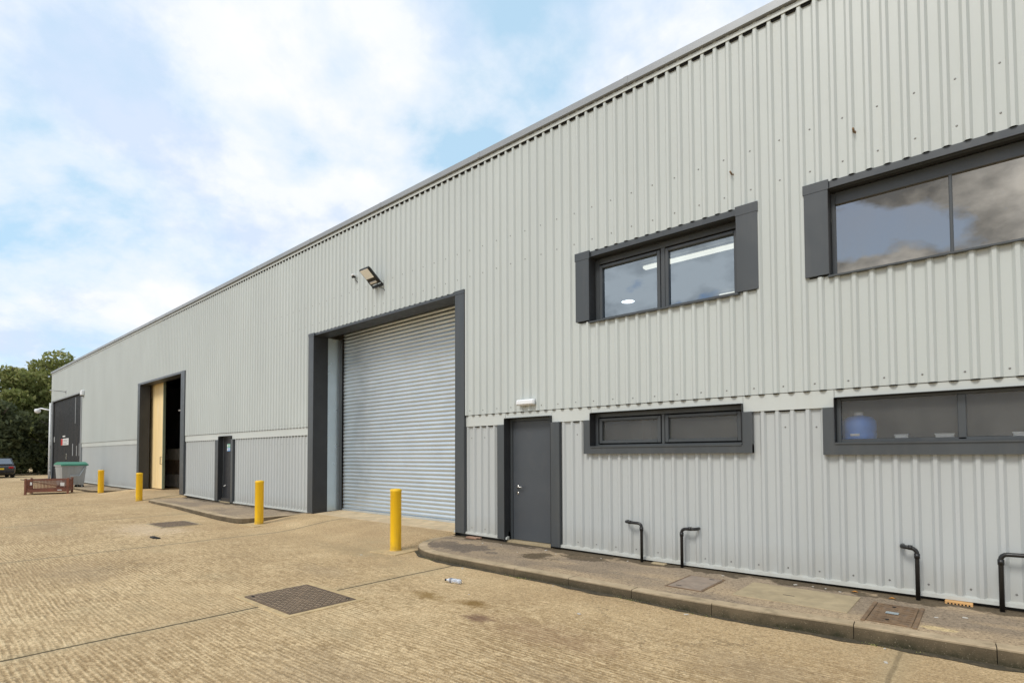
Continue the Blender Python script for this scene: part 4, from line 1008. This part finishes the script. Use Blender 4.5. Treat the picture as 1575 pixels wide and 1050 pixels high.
# ------------------------------------------------------------------ trees
def crown(name,lobes,n,leaf,mat,parent,seed):
    r=np.random.default_rng(seed); vols=np.array([l[3]*l[4]*l[5] for l in lobes])**(.8); cnt=(vols/vols.sum()*n).astype(int)
    V=[]
    for l,c in zip(lobes,cnt):
        d=r.normal(size=(c,3)); d/=np.linalg.norm(d,axis=1)[:,None]
        rad=np.where(r.random(c)<.86,r.normal(.93,.13,c),r.random(c)**.5*.9)
        # clumps: push some directions in and out so that the outline is uneven
        k=r.normal(size=(14,3)); k/=np.linalg.norm(k,axis=1)[:,None]; amp=r.uniform(-.30,.28,14)
        bumpv=(np.exp(6*(d@k.T-1))*amp).sum(1); rad=rad*(1+bumpv)
        p=d*rad[:,None]*np.array(l[3:6])+np.array(l[:3]); V.append(p)
    p=np.concatenate(V); p=p[p[:,2]>.05]; N=len(p)
    s=leaf*r.uniform(.55,1.3,N)
    a=r.normal(size=(N,3)); a/=np.linalg.norm(a,axis=1)[:,None]
    b_=np.cross(a,r.normal(size=(N,3))); b_/=np.linalg.norm(b_,axis=1)[:,None]
    c4=np.stack([p-a*s[:,None],p+b_*s[:,None]*.48-a*s[:,None]*.1,p+a*s[:,None],p-b_*s[:,None]*.48+a*s[:,None]*.1],1).reshape(-1,3)
    me=bpy.data.meshes.new(name); me.vertices.add(4*N); me.loops.add(4*N); me.polygons.add(N)
    me.vertices.foreach_set('co',c4.astype(np.float32).ravel()); me.loops.foreach_set('vertex_index',np.arange(4*N,dtype=np.int32)); me.polygons.foreach_set('loop_start',np.arange(0,4*N,4,dtype=np.int32))
    me.update(calc_edges=True); me.validate(); me.materials.append(mat)
    o=bpy.data.objects.new(name,me); C.objects.link(o); o.parent=parent; return o
def tree(x,y,top,rad,lab,mat,n=9000,leaf=.30,seed=0,low=.15,name='tree',open_=False):
    z=yard_z(x,y); H=top-z; r=random.Random(seed)
    t=thing(name,lab,'tree',(x,y,z),r.uniform(0,6),'trees beyond the far corner')
    b=MB(); b.tube([(0,0,-.1),(.08,.05,H*.3),(.02,-.05,H*.6),(.1,.05,H*.93)],[.22,.17,.11,.02],10)
    for k in range(9):
        a=r.uniform(0,6.3); hh=H*r.uniform(.3,.75); L=rad*r.uniform(.5,.9)
        b.tube([(.05,0,hh),(math.cos(a)*L*.5,math.sin(a)*L*.5,hh+L*.35),(math.cos(a)*L,math.sin(a)*L,hh+L*.6)],[.07,.04,.012],6)
    b.build('trunk',M['bark'],t)
    lob=[]
    base=H*low
    for k in range(13 if not open_ else 16):
        f=(k+.5)/13 if not open_ else (k+.5)/16
        a=k*2.4+r.uniform(-.5,.5); hz=base+(H-base)*(.10+.82*f); rr=rad*(.62*math.sin(PI*min(1,.22+.72*f))+.05)
        s=rad*r.uniform(.36,.58)*(1-.45*f)
        lob.append((math.cos(a)*rr*.75,math.sin(a)*rr*.75,min(hz,H-s*.8),s*r.uniform(.9,1.25),s*r.uniform(.9,1.25),s*r.uniform(.75,1.0)))
    crown('crown',lob,n,leaf,mat,t,seed)
tree(-54.5,-4.6,6.3,2.9,'bushy dark green tree at the left edge behind the parked car',M['leaf_a'],10000,.24,1,.02)
tree(-57.5,.2,8.6,3.0,'green tree with a sparse pointed top behind the car, left of the building corner',M['leaf_a'],12000,.22,2,.02)
tree(-58.5,4.2,10.4,3.9,'tallest green tree rising just behind the building corner',M['leaf_a'],14000,.21,3,.04)
tree(-61,8.6,10.0,2.9,'pale green tree showing over the roof edge behind the corner',M['leaf_c'],6000,.24,4,.15,open_=True)
tree(-60.5,-1.9,7.2,2.8,'rounded mid green tree filling the gap between the two trees left of the corner',M['leaf_c'],9000,.22,11,.02)
tree(-61,2.4,9.5,3.0,'leafy green tree half hidden between the pointed tree and the tallest tree',M['leaf_a'],9000,.22,12,.02)
tree(-51.5,2.7,4.6,2.6,'low dark ivy covered bush against the building corner',M['leaf_b'],10000,.20,5,.0,'bush')
tree(-52.0,-1.2,4.6,2.7,'dark ivy covered bush directly behind the parked car',M['leaf_b'],10000,.20,6,.0,'bush')
tree(-56,-9.5,7.5,3.2,'broad green tree standing outside the left edge',M['leaf_a'],6000,.3,8,.05)
tree(-54,6.2,5.5,2.6,'dark bush hidden behind the building corner',M['leaf_b'],6000,.24,9,.0,'bush')

# ------------------------------------------------------------------ world, sun, camera
w=bpy.data.worlds.new('World'); bpy.context.scene.world=w; w.use_nodes=True
nt=NT(w); bg=nt.n['Background']
SKY1=(3.1,1.7,0)
SKY2=(8.3,0.9,1.1)
SUN_EL=math.radians(47); SUN_AZ=math.atan2(-.04,-.70)   # direction to the sun in x,y = (-.5,-.62)
sky=nt.n.new('ShaderNodeTexSky'); sky.sky_type='NISHITA'; sky.sun_disc=False; sky.sun_elevation=SUN_EL; sky.sun_rotation=SUN_AZ; sky.air_density=1.0; sky.dust_density=.6; sky.ozone_density=1.4
gen=nt.n.new('ShaderNodeTexCoord').outputs['Generated']; s=nt.n.new('ShaderNodeSeparateXYZ'); nt.link(gen,s.inputs[0])
zz=nt.math('ADD',nt.math('MAXIMUM',s.outputs[2],0),.42)
cm=nt.n.new('ShaderNodeCombineXYZ'); nt.link(nt.math('DIVIDE',s.outputs[0],zz),cm.inputs[0]); nt.link(nt.math('DIVIDE',s.outputs[1],zz),cm.inputs[1])
n1=nt.noise(nt.mapping(cm.outputs[0],(1,1,1),SKY1,(0,0,.5)),2.9,8,.56,.15)
n2=nt.noise(nt.mapping(cm.outputs[0],(1,1,1),(9.3,4.2,2)),.9,4,.5,.3)
cov=nt.math('ADD',nt.math('MULTIPLY',n1,.70),nt.math('MULTIPLY',n2,.30))
# the cloud deck breaks into darker heaps towards -y
south=nt.math('MULTIPLY_ADD',s.outputs[1],-1.8,-.35,True)
mask=nt.ramp(cov,[(.405,(0,0,0)),(.47,(.55,)*3),(.555,(1,1,1))])
n4=nt.noise(nt.mapping(cm.outputs[0],(1,1,1),SKY2),3.4,8,.55,.15)
mask_s=nt.ramp(n4,[(.44,(0,0,0)),(.50,(1,1,1))])
mask=nt.mix(south,mask,mask_s)
n5=nt.noise(nt.mapping(cm.outputs[0],(1,1,1),(1.2,7.7,1)),3.0,8,.6)
shade=nt.ramp(n5,[(.38,(5.6,6.5,8.0)),(.50,(7.5,7.8,8.4)),(.62,(8.0,8.05,8.4))])
shade_s=nt.ramp(n5,[(.40,(2.4,2.5,2.7)),(.60,(11.5,11.3,11.0))])
shade=nt.mix(south,shade,shade_s)
base=nt.mix(1.0,sky.outputs[0],(1.15,1.15,1.15,1),'MULTIPLY')
skyc=nt.mix(nt.math('MULTIPLY_ADD',south,-.72,.72),base,(5.0,7.2,8.8))
nt.link(nt.mix(mask,skyc,shade),bg.inputs[0]); bg.inputs[1].default_value=.1
sl=bpy.data.lights.new('sun','SUN'); sl.energy=1.5; sl.angle=math.radians(17); sl.color=(1,.955,.88)
so=bpy.data.objects.new('sun',sl); C.objects.link(so)
dv=Vector((-.04*math.cos(SUN_EL)/math.hypot(.04,.70),-.70*math.cos(SUN_EL)/math.hypot(.04,.70),math.sin(SUN_EL)))
so.rotation_euler=dv.to_track_quat('Z','Y').to_euler(); so.location=(0,-20,30)

cam=bpy.data.cameras.new('camera'); co=bpy.data.objects.new('camera',cam); C.objects.link(co); bpy.context.scene.camera=co
f_,cy_,yaw,pit,rol=837.802,672.81,-.7155302,.0316513,.00398753
fw=Vector((math.sin(yaw)*math.cos(pit),math.cos(yaw)*math.cos(pit),math.sin(pit))); r=Vector((math.cos(yaw),-math.sin(yaw),0)); d=fw.cross(r)
cr,sr=math.cos(rol),math.sin(rol); r2=cr*r+sr*d; d2=-sr*r+cr*d
m=Matrix((r2,-d2,-fw)).transposed().to_4x4(); m.translation=(7.22631,-7.01331,0); co.matrix_world=m
cam.sensor_fit='HORIZONTAL'; cam.sensor_width=36; cam.lens=f_/1575*36; cam.shift_y=(cy_-525)/1575; cam.clip_start=.05; cam.clip_end=600
sc=bpy.context.scene
sc.view_settings.view_transform='Standard'; sc.view_settings.look='None'; sc.view_settings.exposure=0.34; sc.view_settings.gamma=1
sc.cycles.max_bounces=8; sc.cycles.transparent_max_bounces=12; sc.cycles.use_denoising=True
